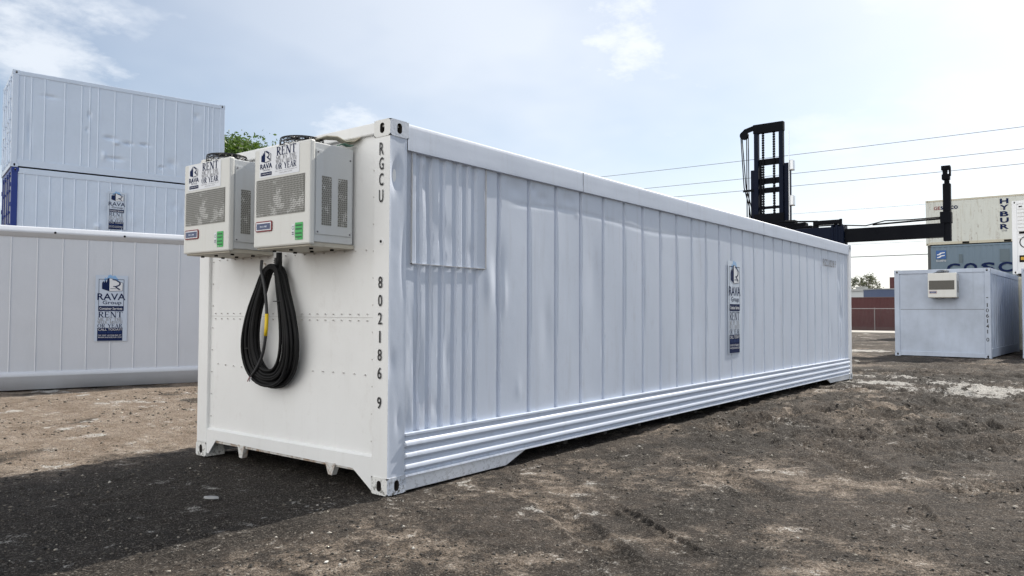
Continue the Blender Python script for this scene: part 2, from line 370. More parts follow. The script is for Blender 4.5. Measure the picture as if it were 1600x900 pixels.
# ------------------------------------------------------------------ ground
CX0, CY0 = -3.57, -3.85
def ground_h(x, y):
    d = np.hypot(x-CX0, y-CY0)
    macro = (fbm(x*.35, y*.35, 11, 3)-.5)*.07
    mid = (fbm(x*1.8, y*1.8, 23, 4)-.5)*.035
    churn = sst(.8, -.8, y)*sst(1.5, 6, x)*sst(26, 17, x)
    fine = (fbm(x*9, y*9, 31, 4, .7)-.5)*(.022+.024*churn)
    rid = 1-np.abs(fbm(x*3.2+1.3*y, y*5.5, 37, 3, .6)*2-1); mid = mid+churn*(rid-.75)*.055
    clod = sst(.60, .74, fbm(x*7, y*7, 39, 2)); fine = fine+clod*(.008+.024*churn)
    # stay level under and right beside the big container
    ex = np.maximum(np.maximum(-x, x-12.1), 0); ey = np.maximum(np.maximum(-y, y-2.43), 0); k = sst(0, 1.6, np.hypot(ex, ey))
    h = (macro*k+mid*(.25+.75*k)+fine) - .012
    # churned wheel ruts towards the right
    m = sst(5.5, 8, x)*sst(-13, -9, -x+0)*0+1
    rut = np.zeros_like(x)
    for (ax, ay, ang, wd, ln, dep) in RUTS:
        u = (x-ax)*math.cos(ang)+(y-ay)*math.sin(ang); v = -(x-ax)*math.sin(ang)+(y-ay)*math.cos(ang)
        v = v-.06*np.sin(u*1.1+ax)
        e = sst(ln, ln*.75, np.abs(u))
        tread = .5+.5*np.sign(np.sin(u*2*math.pi/.085+np.where(v > 0, 1.2, 0)))
        prof = np.exp(-(v/wd)**4)
        edge = np.exp(-((np.abs(v)-wd*1.25)/(wd*.3))**2)
        rut = rut+e*(-dep*prof*(.55+.45*tread)+edge*dep*.75)
    return h+rut
RUTS = [(.25, -1.42, rad(50), .10, .75, .022), (.55, -1.75, rad(52), .045, .6, .018), (1.86, -2.98, rad(20), .05, .28, .02), (5.6, -.75, rad(-14), .22, 1.5, .06), (6.6, -1.2, rad(-24), .18, 1.8, .05),
        (7.9, -2.0, rad(-12), .24, 1.8, .06), (5.6, -2.4, rad(-40), .22, 1.5, .05), (5.1, -3.0, rad(-30), .2, 1.3, .05), (3.6, -1.9, rad(35), .2, 1.2, .035), (9.6, -3.6, rad(8), .25, 3.0, .06), (3.1, -3.6, rad(-48), .16, .9, .035),
        (10.2, -1.0, rad(-60), .24, 1.6, .05), (14.5, -1.5, rad(-75), .3, 2.6, .06), (18.0, -.5, rad(-80), .3, 3, .06), (2.2, -1.5, rad(48), .12, .9, .022)]
def ground():
    R = [0.0, .6]
    while R[-1] < 22: R.append(R[-1]*(1.0045 if R[-1] > 2.5 else 1.02))
    while R[-1] < 60: R.append(R[-1]*1.0075)
    while R[-1] < 1500: R.append(R[-1]*1.05)
    R = np.array(R)
    a = np.concatenate([np.arange(-8, 84, .13), np.arange(86, 350, 4.0)]); a = np.radians(a)
    RR, A = np.meshgrid(R, a, indexing='ij'); X = CX0+RR*np.cos(A); Y = CY0+RR*np.sin(A)
    Z = ground_h(X, Y)*np.clip(1.25-RR/260, 0, 1); nr, na = X.shape
    V = np.stack([X, Y, Z], -1).reshape(-1, 3)
    i, j = np.meshgrid(np.arange(nr-1), np.arange(na), indexing='ij'); jn = (j+1) % na
    F = np.stack([i*na+j, (i+1)*na+j, (i+1)*na+jn, i*na+jn], -1).reshape(-1, 4)
    me = bpy.data.meshes.new('ground'); me.vertices.add(len(V)); me.vertices.foreach_set('co', V.ravel().astype(np.float32))
    me.loops.add(F.size); me.loops.foreach_set('vertex_index', F.ravel().astype(np.int32))
    me.polygons.add(len(F)); me.polygons.foreach_set('loop_start', np.arange(0, F.size, 4, dtype=np.int32)); me.polygons.foreach_set('loop_total', np.full(len(F), 4, dtype=np.int32))
    me.polygons.foreach_set('use_smooth', np.ones(len(F), bool)); me.update(calc_edges=True); me.validate()
    # soil masks: R = tan dirt, G = pale grit and painted wet shine, B = black wet mud and painted shade
    x, y = V[:, 0], V[:, 1]
    n1 = fbm(x*.5, y*.5, 51, 4); n2 = fbm(x*1.3, y*1.3, 57, 5, .6); n3 = fbm(x*3.1, y*3.1, 61, 4, .6)
    tan = sst(2.2, 3.6, y+(n1-.5)*2.0)*sst(16, 9, x)
    tan = np.maximum(tan, .50*sst(.36, .72, n2)*sst(.25, .65, n1+.15))
    grit_shade = sst(1.2, .0, x)*sst(2.7, 2.2, y+(n3-.5)*.5)*sst(-.6, .2, y)      # black asphalt grit, plus painted darkening where the container's shadow falls
    tan = tan*(1-.85*grit_shade)
    pale = (.12+.88*sst(.36, .58, n2))*np.exp(-(((x-11.9-.12*y)/1.5)**2))*sst(.9, -.2, y)  # bright shine of the wet streaks, painted as a pale band
    pale = np.maximum(pale, .9*sst(.35, .6, n2)*np.exp(-((x-24.3)/1.3)**2)*sst(.4, 1.4, y))  # second pale band of painted wet shine, farther off
    pale = np.maximum(pale, .55*sst(.60, .75, n2)*sst(2, 5, y))
    pale = np.maximum(pale, .42*sst(.66, .78, n3)*sst(.5, .62, n1)*(1-.75*grit_shade))
    mud = sst(.46, .60, fbm(x*.9+4, y*1.6, 71, 5, .6))*sst(6.0, 8.5, x)*sst(20, 14, x)*sst(1.5, 0, y)
    mud = np.maximum(mud, .75*sst(.56, .72, fbm(x*.8, y*1.1+9, 73, 5, .6)))
    mud = np.maximum(mud, .62*grit_shade)
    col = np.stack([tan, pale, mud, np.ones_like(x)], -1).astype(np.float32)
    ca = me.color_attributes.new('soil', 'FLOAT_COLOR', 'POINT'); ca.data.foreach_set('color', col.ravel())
    o = bpy.data.objects.new('ground', me); C.objects.link(o); o['kind'] = 'structure'
    def f(t, b):
        at = N(t, 'ShaderNodeAttribute'); at.attribute_name = 'soil'; sp = N(t, 'ShaderNodeSeparateColor'); t.links.new(at.outputs['Color'], sp.inputs[0])
        tcn = N(t, 'ShaderNodeTexCoord'); O = tcn.outputs['Object']
        def vor(sc):
            v = N(t, 'ShaderNodeTexVoronoi'); v.inputs['Scale'].default_value = sc; t.links.new(O, v.inputs['Vector'])
            c_ = N(t, 'ShaderNodeSeparateColor'); t.links.new(v.outputs['Color'], c_.inputs[0]); return v.outputs['Distance'], c_
        d1, g1 = vor(170); d2, g2 = vor(85)
        n_a = noise(t, 2.2, 8, .72, O); n_b = noise(t, 9, 8, .75, O); n_c = noise(t, 45, 6, .75, O)
        mixn = mth(t, 'ADD', mth(t, 'MULTIPLY', n_a, .4), mth(t, 'ADD', mth(t, 'MULTIPLY', n_b, .35), mth(t, 'MULTIPLY', n_c, .25)))
        base = ramp(t, mixn, [(.38, (.019, .016, .014)), (.46, (.050, .041, .034)), (.54, (.098, .078, .062)), (.64, (.19, .155, .122))])
        dirt = ramp(t, mixn, [(.36, (.13, .092, .066)), (.47, (.28, .215, .160)), (.60, (.46, .39, .32))])
        def msk(src, off, a=.28, b=.72): return ramp(t, mth(t, 'ADD', src, mth(t, 'MULTIPLY', mth(t, 'SUBTRACT', mixn, .5), off)), [(a, g(0)), (b, g(1))])
        c = mixc(t, msk(sp.outputs[0], 3.2), base, dirt)
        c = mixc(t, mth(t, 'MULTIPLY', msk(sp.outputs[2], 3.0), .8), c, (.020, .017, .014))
        pm = msk(sp.outputs[1], 5.5, .34, .62)
        c = mixc(t, mth(t, 'MULTIPLY', pm, .9), c, (.66, .64, .60))
        c = mixc(t, mth(t, 'MULTIPLY', ramp(t, g1.outputs[0], [(.72, g(0)), (1, g(1))]), .55), c, (.30, .27, .235))
        c = mixc(t, mth(t, 'MULTIPLY', ramp(t, g1.outputs[1], [(.55, g(0)), (.8, g(1))]), .6), c, (.014, .012, .011))
        c = mixc(t, mth(t, 'MULTIPLY', ramp(t, g2.outputs[0], [(.93, g(0)), (.99, g(1))]), .45), c, (.34, .31, .27))
        c = mixc(t, mth(t, 'MULTIPLY', ramp(t, g2.outputs[1], [(.86, g(0)), (.95, g(1))]), .6), c, (.012, .011, .010))
        t.links.new(c, b.inputs['Base Color'])
        b.inputs['Roughness'].default_value = .92; b.inputs['Specular IOR Level'].default_value = .2
        hh = mth(t, 'ADD', mth(t, 'ADD', mth(t, 'MULTIPLY', d1, -.35), mth(t, 'MULTIPLY', n_c, 1.3)), mth(t, 'ADD', mth(t, 'MULTIPLY', d2, -.4), mth(t, 'MULTIPLY', n_b, 1.2)))
        bump(t, b, hh, 1.0, .020)
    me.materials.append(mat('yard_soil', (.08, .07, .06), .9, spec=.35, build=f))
ground()
def concrete(t, b):
    t.links.new(ramp(t, noise(t, .8, 6, .7), [(.35, (.30, .28, .25)), (.7, (.46, .43, .38))]), b.inputs['Base Color'])
tag(MB().box((50.5, -60, -.1), (57.4, 90, .06)).build('road', mat('pale_concrete', (.4, .38, .34), .8, build=concrete)), kind='structure')

def stones():
    """loose grit lying on the yard: uncountable"""
    n = 48000; base = np.array([[1,0,0],[-1,0,0],[0,1,0],[0,-1,0],[0,0,1],[0,0,-1]], float)
    fc = np.array([[0,2,4],[2,1,4],[1,3,4],[3,0,4],[2,0,5],[1,2,5],[3,1,5],[0,3,5]])
    r = 2.6+ (rng.random(n)**1.5)*15; a = np.radians(rng.uniform(-8, 82, n)); x = CX0+r*np.cos(a); y = CY0+r*np.sin(a)
    dens = fbm(x*.9, y*.9, 91, 3); keep = (dens > .42) & ~((x > -.02) & (x < 12.1) & (y > -.0) & (y < 2.43)) & ~((y > 7.9))
    x, y, r = x[keep], y[keep], r[keep]; n = len(x); z = ground_h(x, y)
    sz = .002+.010*rng.random(n)**4*(.7+r/9)
    P = base[None]*(1+.45*(rng.random((n, 6, 1))-.5))*sz[:, None, None]*np.array([1, 1, .6])*(.7+.6*rng.random((n, 1, 3)))
    th = rng.random(n)*6.28; c_, s_ = np.cos(th)[:, None], np.sin(th)[:, None]
    Q = np.stack([P[..., 0]*c_-P[..., 1]*s_, P[..., 0]*s_+P[..., 1]*c_, P[..., 2]], -1)+np.stack([x, y, z+sz*.2], -1)[:, None]
    V = Q.reshape(-1, 3); F = (fc[None]+6*np.arange(n)[:, None, None]).reshape(-1, 3)
    me = bpy.data.meshes.new('gravel'); me.vertices.add(len(V)); me.vertices.foreach_set('co', V.ravel().astype(np.float32))
    me.loops.add(F.size); me.loops.foreach_set('vertex_index', F.ravel().astype(np.int32))
    me.polygons.add(len(F)); me.polygons.foreach_set('loop_start', np.arange(0, F.size, 3, dtype=np.int32)); me.polygons.foreach_set('loop_total', np.full(len(F), 3, dtype=np.int32)); me.update(calc_edges=True)
    def f(t, b):
        gi = N(t, 'ShaderNodeNewGeometry'); t.links.new(ramp(t, gi.outputs['Random Per Island'], [(0, (.018, .017, .016)), (.5, (.05, .045, .038)), (.8, (.14, .12, .095)), (.97, (.34, .31, .26)), (1, (.55, .52, .47))]), b.inputs['Base Color'])
    me.materials.append(mat('loose_grit', (.1, .1, .1), .85, build=f))
    o = bpy.data.objects.new('gravel', me); C.objects.link(o); tag(o, 'loose dark and pale grit scattered over the dirt yard', 'gravel', kind='stuff')
stones()

# ------------------------------------------------------------------ containers
def field(xs, zs, yfun, both=None):
    X, Z = np.meshgrid(xs, zs); Y = yfun(X, Z); return X, Y, Z
def merge_xs(x0, x1, step, extra):
    xs = set(np.round(np.arange(x0, x1+1e-6, step), 4).tolist()) | {x0, x1} | {round(e, 4) for e in extra if x0 < e < x1}
    xs = sorted(xs); o = [xs[0]]
    for q in xs[1:]:
        if q-o[-1] > 8e-4: o.append(q)
    return np.array(o)
def groove_xs(gs, w0, w1): return [e for q in gs for e in (q-w1, q-w0, q+w0, q+w1)]
def groove(X, gs, w0, w1, dep):
    o = np.zeros_like(X)
    for q in gs: o = np.maximum(o, np.clip((w1-np.abs(X-q))/(w1-w0), 0, 1))
    return o*dep
def dents(X, Z, lst):
    o = np.zeros_like(X)
    for (a, b, ra, rb, d) in lst:
        q = ((X-a)/ra)**2+((Z-b)/rb)**2; o = o+d*np.exp(-q*1.6)
    return o
def casting(root, L_, W_, H_, m, m2=None):
    lx, ly, lz = .178, .162, .118
    for ix in (0, 1):
        for iy in (0, 1):
            for iz in (0, 1):
                x0 = -.003 if ix == 0 else L_-lx+.003; y0 = -.003 if iy == 0 else W_-ly+.003; z0 = 0 if iz == 0 else H_-lz
                mb = MB(); x1, y1, z1 = x0+lx, y0+ly, z0+lz; zc = (z0+z1)/2; xc = (x0+x1)/2; yc = (y0+y1)/2
                fx = x0 if ix == 0 else x1; fy = y0 if iy == 0 else y1; bx_ = x1 if ix == 0 else x0; by_ = y1 if iy == 0 else y0
                sx = -1 if ix == 0 else 1; sy = -1 if iy == 0 else 1
                mb.holed((fx, yc, zc), (0, sx, 0), (0, 0, 1), ly, lz, .023, .037, .10)
                mb.holed((xc, fy, zc), (-sy, 0, 0), (0, 0, 1), lx, lz, .023, .037, .10, 2 if iy == 0 else 0)
                tz = z1 if iz else z0; oz = z0 if iz else z1
                mb.holed((xc, yc, tz), (1, 0, 0), (0, 1 if iz else -1, 0), lx, ly, .052, .028, .04)
                mb.add([(x0,y0,oz),(x1,y0,oz),(x1,y1,oz),(x0,y1,oz)], [(0,1,2,3)])
                mb.add([(bx_,y0,z0),(bx_,y1,z0),(bx_,y1,z1),(bx_,y0,z1)], [(0,1,2,3)])
                mb.add([(x0,by_,z0),(x1,by_,z0),(x1,by_,z1),(x0,by_,z1)], [(0,1,2,3)])
                mb.build('corner_casting', [m, PIT, m2 or m], root)
def door_end(root, W_, H_, mdoor, mrod, xx=0.0, sgn=-1):
    """two door leaves with locking rods at the x=0 end"""
    for k in (0, 1):
        y0 = .10+k*(W_-.2)/2+.006; y1 = .10+(k+1)*(W_-.2)/2-.006; yc = (y0+y1)/2
        d = MB().box((xx+.02, y0, .14), (xx+.07, y1, H_-.12)).build('door', mdoor, root, bevel=.006)
        for q in (.28, .72):
            yr = y0+(y1-y0)*q; r = MB().cyl((xx-.01, yr, .12), (xx-.01, yr, H_-.1), .017, 8)
            for zq in (.2, .8, 1.4, 2.0, H_-.2): r.box((xx-.03, yr-.05, zq-.03), (xx+.02, yr+.05, zq+.03))
            r.build('lock_rod', mrod, d)
        h = MB().box((xx-.03, yc-.22, 1.05), (xx-.008, yc+.2, 1.09)); h.build('door_handle', mrod, d)
        MB().box((xx+.03, y0-.012, .135), (xx+.055, y0-.001, H_-.115)).build('door_gasket', BLACKP, d)
    for k in (0, 1):
        for zq in (.45, 1.0, 1.6, 2.15):
            yy = .085 if k == 0 else W_-.085
            MB().box((xx-.02, yy-.025, zq-.06), (xx+.004, yy+.025, zq+.06)).build('hinge', mrod, root)
def container(name, label, loc, rz, L_=6.06, W_=2.438, H_=2.591, gs=(), gw=(.010, .022), gd=.012, dlist=(), namp=.003, nsc=2.5, seed=3,
              mside=None, mpost=None, mrail=None, mcast=None, mend=None, doors=False, corr=None, rail_h=.16, bot_h=.28, step=.05, category='shipping container', group=None,
              rear=True, pockets=(), recess=.02, railround=False, bolts=(), mlow=None, xfine=None):
    root = thing(name, label, category, loc, rz, group)
    mpost = mpost or mside; mrail = mrail or mpost; mcast = mcast or mpost; mend = mend or mside
    casting(root, L_, W_, H_, mcast)
    pw = .15
    for ix in (0, 1):
        for iy in (0, 1):
            x0 = 0 if ix == 0 else L_-pw; y0 = 0 if iy == 0 else W_-.14
            MB().box((x0, y0, .118), (x0+pw, y0+.14, H_-.118)).build('corner_post', mpost, root, bevel=.008)
    x0, x1 = pw, L_-pw; z0, z1 = bot_h, H_-rail_h
    if corr:
        per, dep = corr
        def yf(X, Z):
            t = ((X-x0)/per) % 1.0
            tri = np.where(t < .25, 0, np.where(t < .5, (t-.25)/.25, np.where(t < .75, 1, 1-(t-.75)/.25)))
            return recess+dep*tri+(fbm(X*nsc, Z*nsc, seed)-.5)*namp*2
        ex = [x0+per*(i+q) for i in range(int((x1-x0)/per)+1) for q in (0, .25, .5, .75)]
        xs = merge_xs(x0, x1, 5, ex)
    else:
        def yf(X, Z):
            return recess+groove(X, gs, gw[0], gw[1], gd)+(fbm(X*nsc, Z*nsc, seed, 4)-.5)*namp*2+dents(X, Z, dlist)
        xs = merge_xs(x0, x1, step, groove_xs(gs, *gw))
    X, Y, Z = field(xs, np.linspace(z0, z1, max(8, int((z1-z0)/step))), yf)
    MB().grid(X, Y, Z).build('side_panel', mside, root, autosmooth=28)
    xb = merge_xs(x0, x1, 5, [x0+.28*(i+q) for i in range(int((x1-x0)/.28)+1) for q in (0, .25, .5, .75)])
    X, Y, Z = field(xb, np.array([z0, z1]), lambda X, Z: W_-.02-.03*(((X-x0)/.28) % 1.0 > .45))
    MB().grid(X, Y, Z, flip=True).build('side_panel', mside, root)
    for y0, sg in ((0, 1), (W_, -1)):
        t = MB()
        if railround and sg > 0:
            yz = [(.05, z1-.005), (.004, z1), (.004, z1+.05), (-.012, z1+.058), (-.022, z1+.075), (-.02, z1+.1), (-.004, z1+.115), (.004, H_-.02), (.03, H_-.001), (.08, H_-.001)]
            X, T = np.meshgrid(np.linspace(x0, x1, 40), np.arange(len(yz))); a = np.array(yz); t.grid(X, a[T, 0], a[T, 1])
            t.build('top_rail', mrail, root, smooth=True)
        else:
            t.box((x0, y0, z1-.004), (x1, y0+sg*.06, H_-.002)).build('top_rail', mrail, root, bevel=.012)
        b = MB()
        if railround and sg > 0:
            yz = [(.04, z0+.003), (-.004, z0), (-.02, z0-.03), (-.032, z0-.06), (-.026, z0-.08), (-.014, z0-.09), (-.012, .012), (.05, .012)]
            X, T = np.meshgrid(np.linspace(x0, x1, 40), np.arange(len(yz))); a = np.array(yz); b.grid(X, a[T, 0], a[T, 1], flip=True)
            b.build('bottom_rail', mlow or mrail, root, smooth=True)
        else:
            b.box((x0, y0+sg*.004, .03), (x1, y0+sg*.05, z0+.004))
            for pk in pockets: b.box((pk-.17, y0-sg*.001, .04), (pk+.17, y0+sg*.01, .15), 1)
            b.build('bottom_rail', [mrail, DARK], root, bevel=.006)
    for q in bolts: MB().cyl((q, -.03, z1+.085), (q, 0, z1+.085), .018, 10).build('bolt', BLACKP, root)
    MB().box((.02, .03, H_-.05), (L_-.02, W_-.03, H_-.008)).build('roof', ROOF if mside in (WHITE_ROW, WHITE_STK, WHITE_FAR, WHITE_SHADED, WHITE) else mside, root)
    MB().box((.05, .06, .10), (L_-.05, W_-.06, .14)).build('floor', UNDER, root)
    MB().box((L_-.05, .14, .12), (L_-.02, W_-.14, H_-.1)).build('end_wall', mend, root)
    MB().box((.004, .14, H_-.115), (.10, W_-.14, H_-.004)).build('end_header', mpost, root, bevel=.006)
    MB().box((.004, .14, .02), (.10, W_-.14, .15)).build('end_sill', mpost, root, bevel=.006)
    if doors: door_end(root, W_, H_, mend, mcast)
    else: MB().box((.03, .14, .14), (.06, W_-.14, H_-.11)).build('end_wall', mend, root)
    return root

def rent_banner(parent, o, u, v, W_, H_, full=True, h=.004):
    """advertising banner: local a 0..W, b 0..H (b up). Layout measured on a 300 x 790 unit board."""
    P = Panel(o, u, v, h); sx, sy = W_/300, H_/790
    A = lambda a: (a-100)*sx
    B = lambda b: H_-(b-50)*sy
    k = MB(); P.rect(k, A(75), B(845), A(425), B(60), 0); bd = k.build('banner', VINYL, parent)
    d = MB()
    def R(a0, b0, a1, b1, mi=0, hh=.0025): P.rect(d, A(a0), B(b1), A(a1), B(b0), mi, hh)
    def T(t, a0, b0, a1, b1, mi=0, bold=0.0, hh=.0025, sp=1.0): P.text(d, t, A(a0), B(b1), A(a1), B(b0), mi, bold, hh, sp)
    # mountain glow, frame, building, R
    P.poly(d, [(A(a), B(b)) for a, b in [(165,130),(175,85),(195,95),(212,62),(235,52),(262,70),(285,60),(318,105),(330,125),(250,95),(215,100)]], 1, .0012)
    for q in ((110,105,385,110),(110,105,115,480),(380,105,385,480)): R(*q)
    P.poly(d, [(A(a), B(b)) for a, b in [(145,222),(145,150),(160,128),(168,150),(180,110),(192,150),(205,95),(225,92),(225,250)]], 0, .003)
    P.poly(d, [(A(a), B(b)) for a, b in [(225,92),(262,98),(372,150),(368,242),(225,250)]], 2, .0035)
    P.line(d, [(A(226), B(93)), (A(262), B(99)), (A(372), B(150)), (A(368), B(242)), (A(226), B(250))], 4*sx, 0, .0045)
    sw = [(A(a), B(b)) for a, b in [(255,108),(300,118),(340,145),(335,175),(300,190),(265,192)]]
    for (p, q), wd in zip(zip(sw[:-1], sw[1:]), (10, 14, 17, 15, 9)): P.line(d, [p, q], wd*sx, 0, .005)
    P.poly(d, [(A(a), B(b)) for a, b in [(268,186),(290,186),(345,225),(330,235)]], 0, .0055)
    R(235, 215, 300, 220, 0, .005)
    T('RAVA', 98, 275, 402, 355, 0, .012); T('Group', 155, 362, 358, 418, 0, .008)
    R(110, 425, 380, 485, 0); T('Container Services', 122, 440, 368, 470, 2, .01, .005)
    def TS(t, a0, b0, a1, b1, mi): serif(P, d, t, A(a0), B(b1), A(a1), B(b0), mi, .0025)
    TS('RENT', 110, 492, 376, 562, 0); TS('ME BY THE', 106, 567, 374, 600, 3); TS('WEEK, MONTH', 106, 603, 374, 634, 3); TS('OR YEAR', 104, 638, 374, 682, 0)
    R(104, 685, 376, 840, 0); T('CALL TODAY!', 112, 692, 368, 718, 2, 0, .005); T('(305) 805-6930', 112, 725, 366, 757, 4, .01, .005)
    T('OR VISIT US ONLINE AT', 112, 766, 366, 782, 2, 0, .005); T('WWW.RAVAGROUP.COM', 112, 790, 366, 806, 2, 0, .005)
    d.build('lettering', [NAVY, SKYBL, WPRINT, GREYL, mat('mid_blue_print', (.03, .06, .18), .7, spec=.1)], bd)
    return bd

# ---- the large white container in front (local frame = world frame)
L, W, H = 12.10, 2.43, 2.591
main = thing('shipping_container', 'long white container numbered RGCU 802186 9, the nearest, with two coolers on its end', 'shipping container')
casting(main, L, W, H, CAST, paint('casting_side_shaded', (.56, .60, .67), .5, .15, streak=.05, peel=.002, lowdirt=1.0))  # second casting colour has the long side's shade painted in
def posts():
    for ix in (0, 1):
        for iy in (0, 1):
            x0 = 0 if ix == 0 else L-.15
            y0 = 0 if iy == 0 else W-.155
            if ix == 0 and iy == 0:
                m = MB()
                ys = np.linspace(0.0, .158, 14); zs = np.linspace(.118, H-.118, 160)
                Yg, Zg = np.meshgrid(ys, zs); m.grid(np.full_like(Yg, .002)+(fbm(Yg*6, Zg*2, 5)-.5)*.002, Yg, Zg, flip=True)
                xs = np.linspace(0.0, .162, 16); Xg, Zg = np.meshgrid(xs, zs)
                Yd = .002+(fbm(Xg*8, Zg*4, 8, 4)-.5)*.004+dents(Xg, Zg, [(.06, 2.2, .05, .13, .022), (.14, 1.6, .03, .25, .008), (.03, .9, .05, .12, .006), (.1, .5, .03, .1, .006)])
                Yd = Yd*np.clip(Xg/.012, 0, 1)*np.clip((.165-Xg)/.02, .25, 1)
                m.grid(Xg, Yd, Zg, 1)
                m.box((.0045, .02, .118), (.16, .155, H-.118))
                m.build('corner_post', [WHITE_END, WHITE_SHADED], main, autosmooth=50)
            else:
                MB().box((x0, y0, .118), (x0+.15, y0+.155, H-.118)).build('corner_post', WHITE_END if ix == 0 else WHITE, main, bevel=.008)
posts()
G_NEAR = [.30, .42, .55, .69, .82, .94]
G_REG = [1.235+.409*i for i in range(24)]
G_FAR = [11.27, 11.42, 11.58, 11.74, 11.86]
def side_main(X, Z):
    jit = .004*(fbm(X*0+Z*1.5, X*0+1.0, 77)-.5)
    y = np.full_like(X, .030)
    patch = (X > .232) & (X < 1.052) & (Z > 1.60)
    lo = ~patch
    y = y+np.where(lo, groove(X+jit, G_NEAR, .025, .033, .020)*(Z < 2.45), 0)
    y = y+groove(X+jit*.6, G_REG, .021, .028, .027)
    y = y+groove(X, G_FAR, .018, .034, .016)
    # welded patch: proud sheet with its own crooked ribs
    wob = .018*np.sin((Z-1.6)*3.2)*np.exp(-((X-.52)/.15)**2)
    pg = groove(X+wob, [.315, .43, .565, .70, .81, .915], .024, .033, .018)
    y = np.where(patch, .024+pg+dents(X, Z, [(.40, 2.25, .12, .30, .016), (.52, 2.12, .04, .22, -.012), (.36, 2.33, .04, .04, -.010), (.6, 1.8, .1, .12, .006), (.86, 1.72, .06, .08, .006)]), y)
    # crumpled first metre below the patch and buckle under the top rail
    y = y+(fbm(X*7, Z*2.2, 12, 4)-.5)*.014*np.exp(-((X-.25)/.22)**2)
    y = y+dents(X, Z, [(1.22, 1.55, .10, .30, .014), (1.30, 1.42, .05, .2, -.010), (1.12, 1.5, .08, .2, -.010), (.33, .75, .05, .25, .012), (.30, 1.2, .03, .2, -.01), (.62, .9, .05, .2, .007), (.5, .55, .05, .08, .006),
        (1.45, 2.3, .13, .08, .012), (1.72, 2.33, .05, .05, .014), (1.85, 2.26, .1, .05, .010), (2.25, 2.30, .12, .06, .010), (2.4, 2.22, .05, .07, -.008),
        (1.50, .62, .05, .1, -.004), (1.9, 1.1, .1, .35, .006), (2.7, 1.6, .12, .4, .005), (6.9, 1.2, .1, .3, .005), (11.33, 1.95, .10, .18, .02), (11.45, 1.25, .10, .15, .022), (11.4, 1.6, .06, .2, -.01), (10.8, .9, .08, .3, .008)])
    # row of soft ripples 0.2 m under the rail, gentle oil-canning on each sheet
    y = y+(fbm(X*1.3, Z*.9, 41, 3)-.5)*.006+(fbm(X*4, Z*2.2, 45, 3)-.5)*.0016
    y = y+.0045*sst(.03, .0, np.abs(Z-2.17+.03*np.sin(X*2)))*sst(1.3, 1.6, X)*sst(6, 4, X)
    tk = (1-((X-1.235)/.409 % 1.0-.5)**2*4)*(X > 1.2); y = y+.002*tk*np.sin(X*2.3+Z*1.3)
    return y
exm = groove_xs(G_NEAR, .025, .033)+groove_xs(G_REG, .021, .028)+groove_xs(G_FAR, .018, .034)+[.231, .2325, 1.0515, 1.053]
xs = np.unique(np.concatenate([merge_xs(.164, 2.6, .011, exm), merge_xs(2.6, 11.95, .03, exm)]))
zs = merge_xs(.395, 2.40, .018, [1.5985, 1.6005])
X, Y, Z = field(xs, zs, side_main)
MB().grid(X, Y, Z).build('side_panel', WHITE_SHADED, main, autosmooth=24)
X, Y, Z = field(merge_xs(.15, 11.95, .4, groove_xs(G_REG, .019, .029)), np.array([.3, 2.4]), lambda X, Z: W-.03-groove(X, G_REG, .019, .029, .015))
MB().grid(X, Y, Z, flip=True).build('side_panel', WHITE_SHADED, main)
sw_ = MB()
for q in ((.226, 1.594, .232, 2.40), (1.049, 1.594, 1.055, 2.40), (.226, 1.594, 1.055, 1.600)):
    sw_.box((q[0], .012, q[1]), (q[2], .024, q[3]))
sw_.build('weld_seam', paint('weld_grey', (.45, .46, .48), .6, .3), main, label='raised weld seam round the rectangular patch')
def rails(name, yz, x0, x1, m, nx, amp, smooth_deg=35, flip=False, seed=0, mb=None):
    a = np.array(yz); X, T = np.meshgrid(np.linspace(x0, x1, nx), np.arange(len(yz)))
    Z = a[T, 1]; Yv = a[T, 0]+(fbm(X*2.2, Z*9, 100+seed, 4)-.5)*amp
    return MB().grid(X, Yv, Z+(fbm(X*1.4, Z*0+T*.0, 104+seed, 3)-.5)*amp*.5, flip=flip).build(name, m, main, autosmooth=smooth_deg)
rails('top_rail', [(.06, 2.392), (.0, 2.396), (-.001, 2.42), (0, 2.46), (0, 2.50), (0, 2.555), (.0006, 2.563), (.004, 2.578), (.012, 2.585), (.03, 2.588), (.09, 2.589), (.3, 2.588)], .168, 11.93, WHITE_SHADED, 420, .003, 30)
for q in (2.46, 7.3): MB().box((q, -.0015, 2.395), (q+.004, .02, 2.575)).build('rail_joint', GREYP, main)
rails('top_rail', [(W-.06, 2.392), (W, 2.396), (W, 2.55), (W-.03, 2.587), (W-.3, 2.588)], .168, 11.93, WHITE_SHADED, 60, .004, 40, flip=True)
pr = [(.06, .405), (-.004, .402), (-.004, .388), (.012, .376)]
for zc in (.325, .245, .165):
    pr += [(.014, zc+.034), (-.004, zc+.024), (-.012, zc+.010), (-.012, zc-.006), (.004, zc-.020), (.014, zc-.030)]
pr += [(.012, .125), (-.008, .118), (-.010, .105), (.03, .103)]
rails('bottom_skirt', pr, .168, 11.93, WHITE_SHADED, 300, .002, 32, seed=4, flip=True)
rails('bottom_skirt', [(W-p[0], p[1]) for p in pr], .168, 11.93, WHITE, 30, .003, 32, seed=9)
sc = MB(); sc.poly([(.163, a_, b_) for a_, b_ in pr], (.003, 0, 0)); sc.build('skirt_end', WHITE_SHADED, main)
LOWP = paint('low_plate_paint', (.74, .76, .8), .45, .15, lowdirt=.35, peel=.001)
for y0, y1 in ((.012, .03), (W-.03, W-.012)):
    MB().poly([(.168, y0, .006), (1.32, y0, .006), (1.60, y0, .104), (.168, y0, .104)], (0, y1-y0, 0)).build('bottom_plate', LOWP, main, bevel=.002)
    MB().poly([(10.44, y0, .104), (10.66, y0, .02), (11.93, y0, .008), (11.93, y0, .104)], (0, y1-y0, 0)).build('bottom_plate', LOWP, main, bevel=.002)
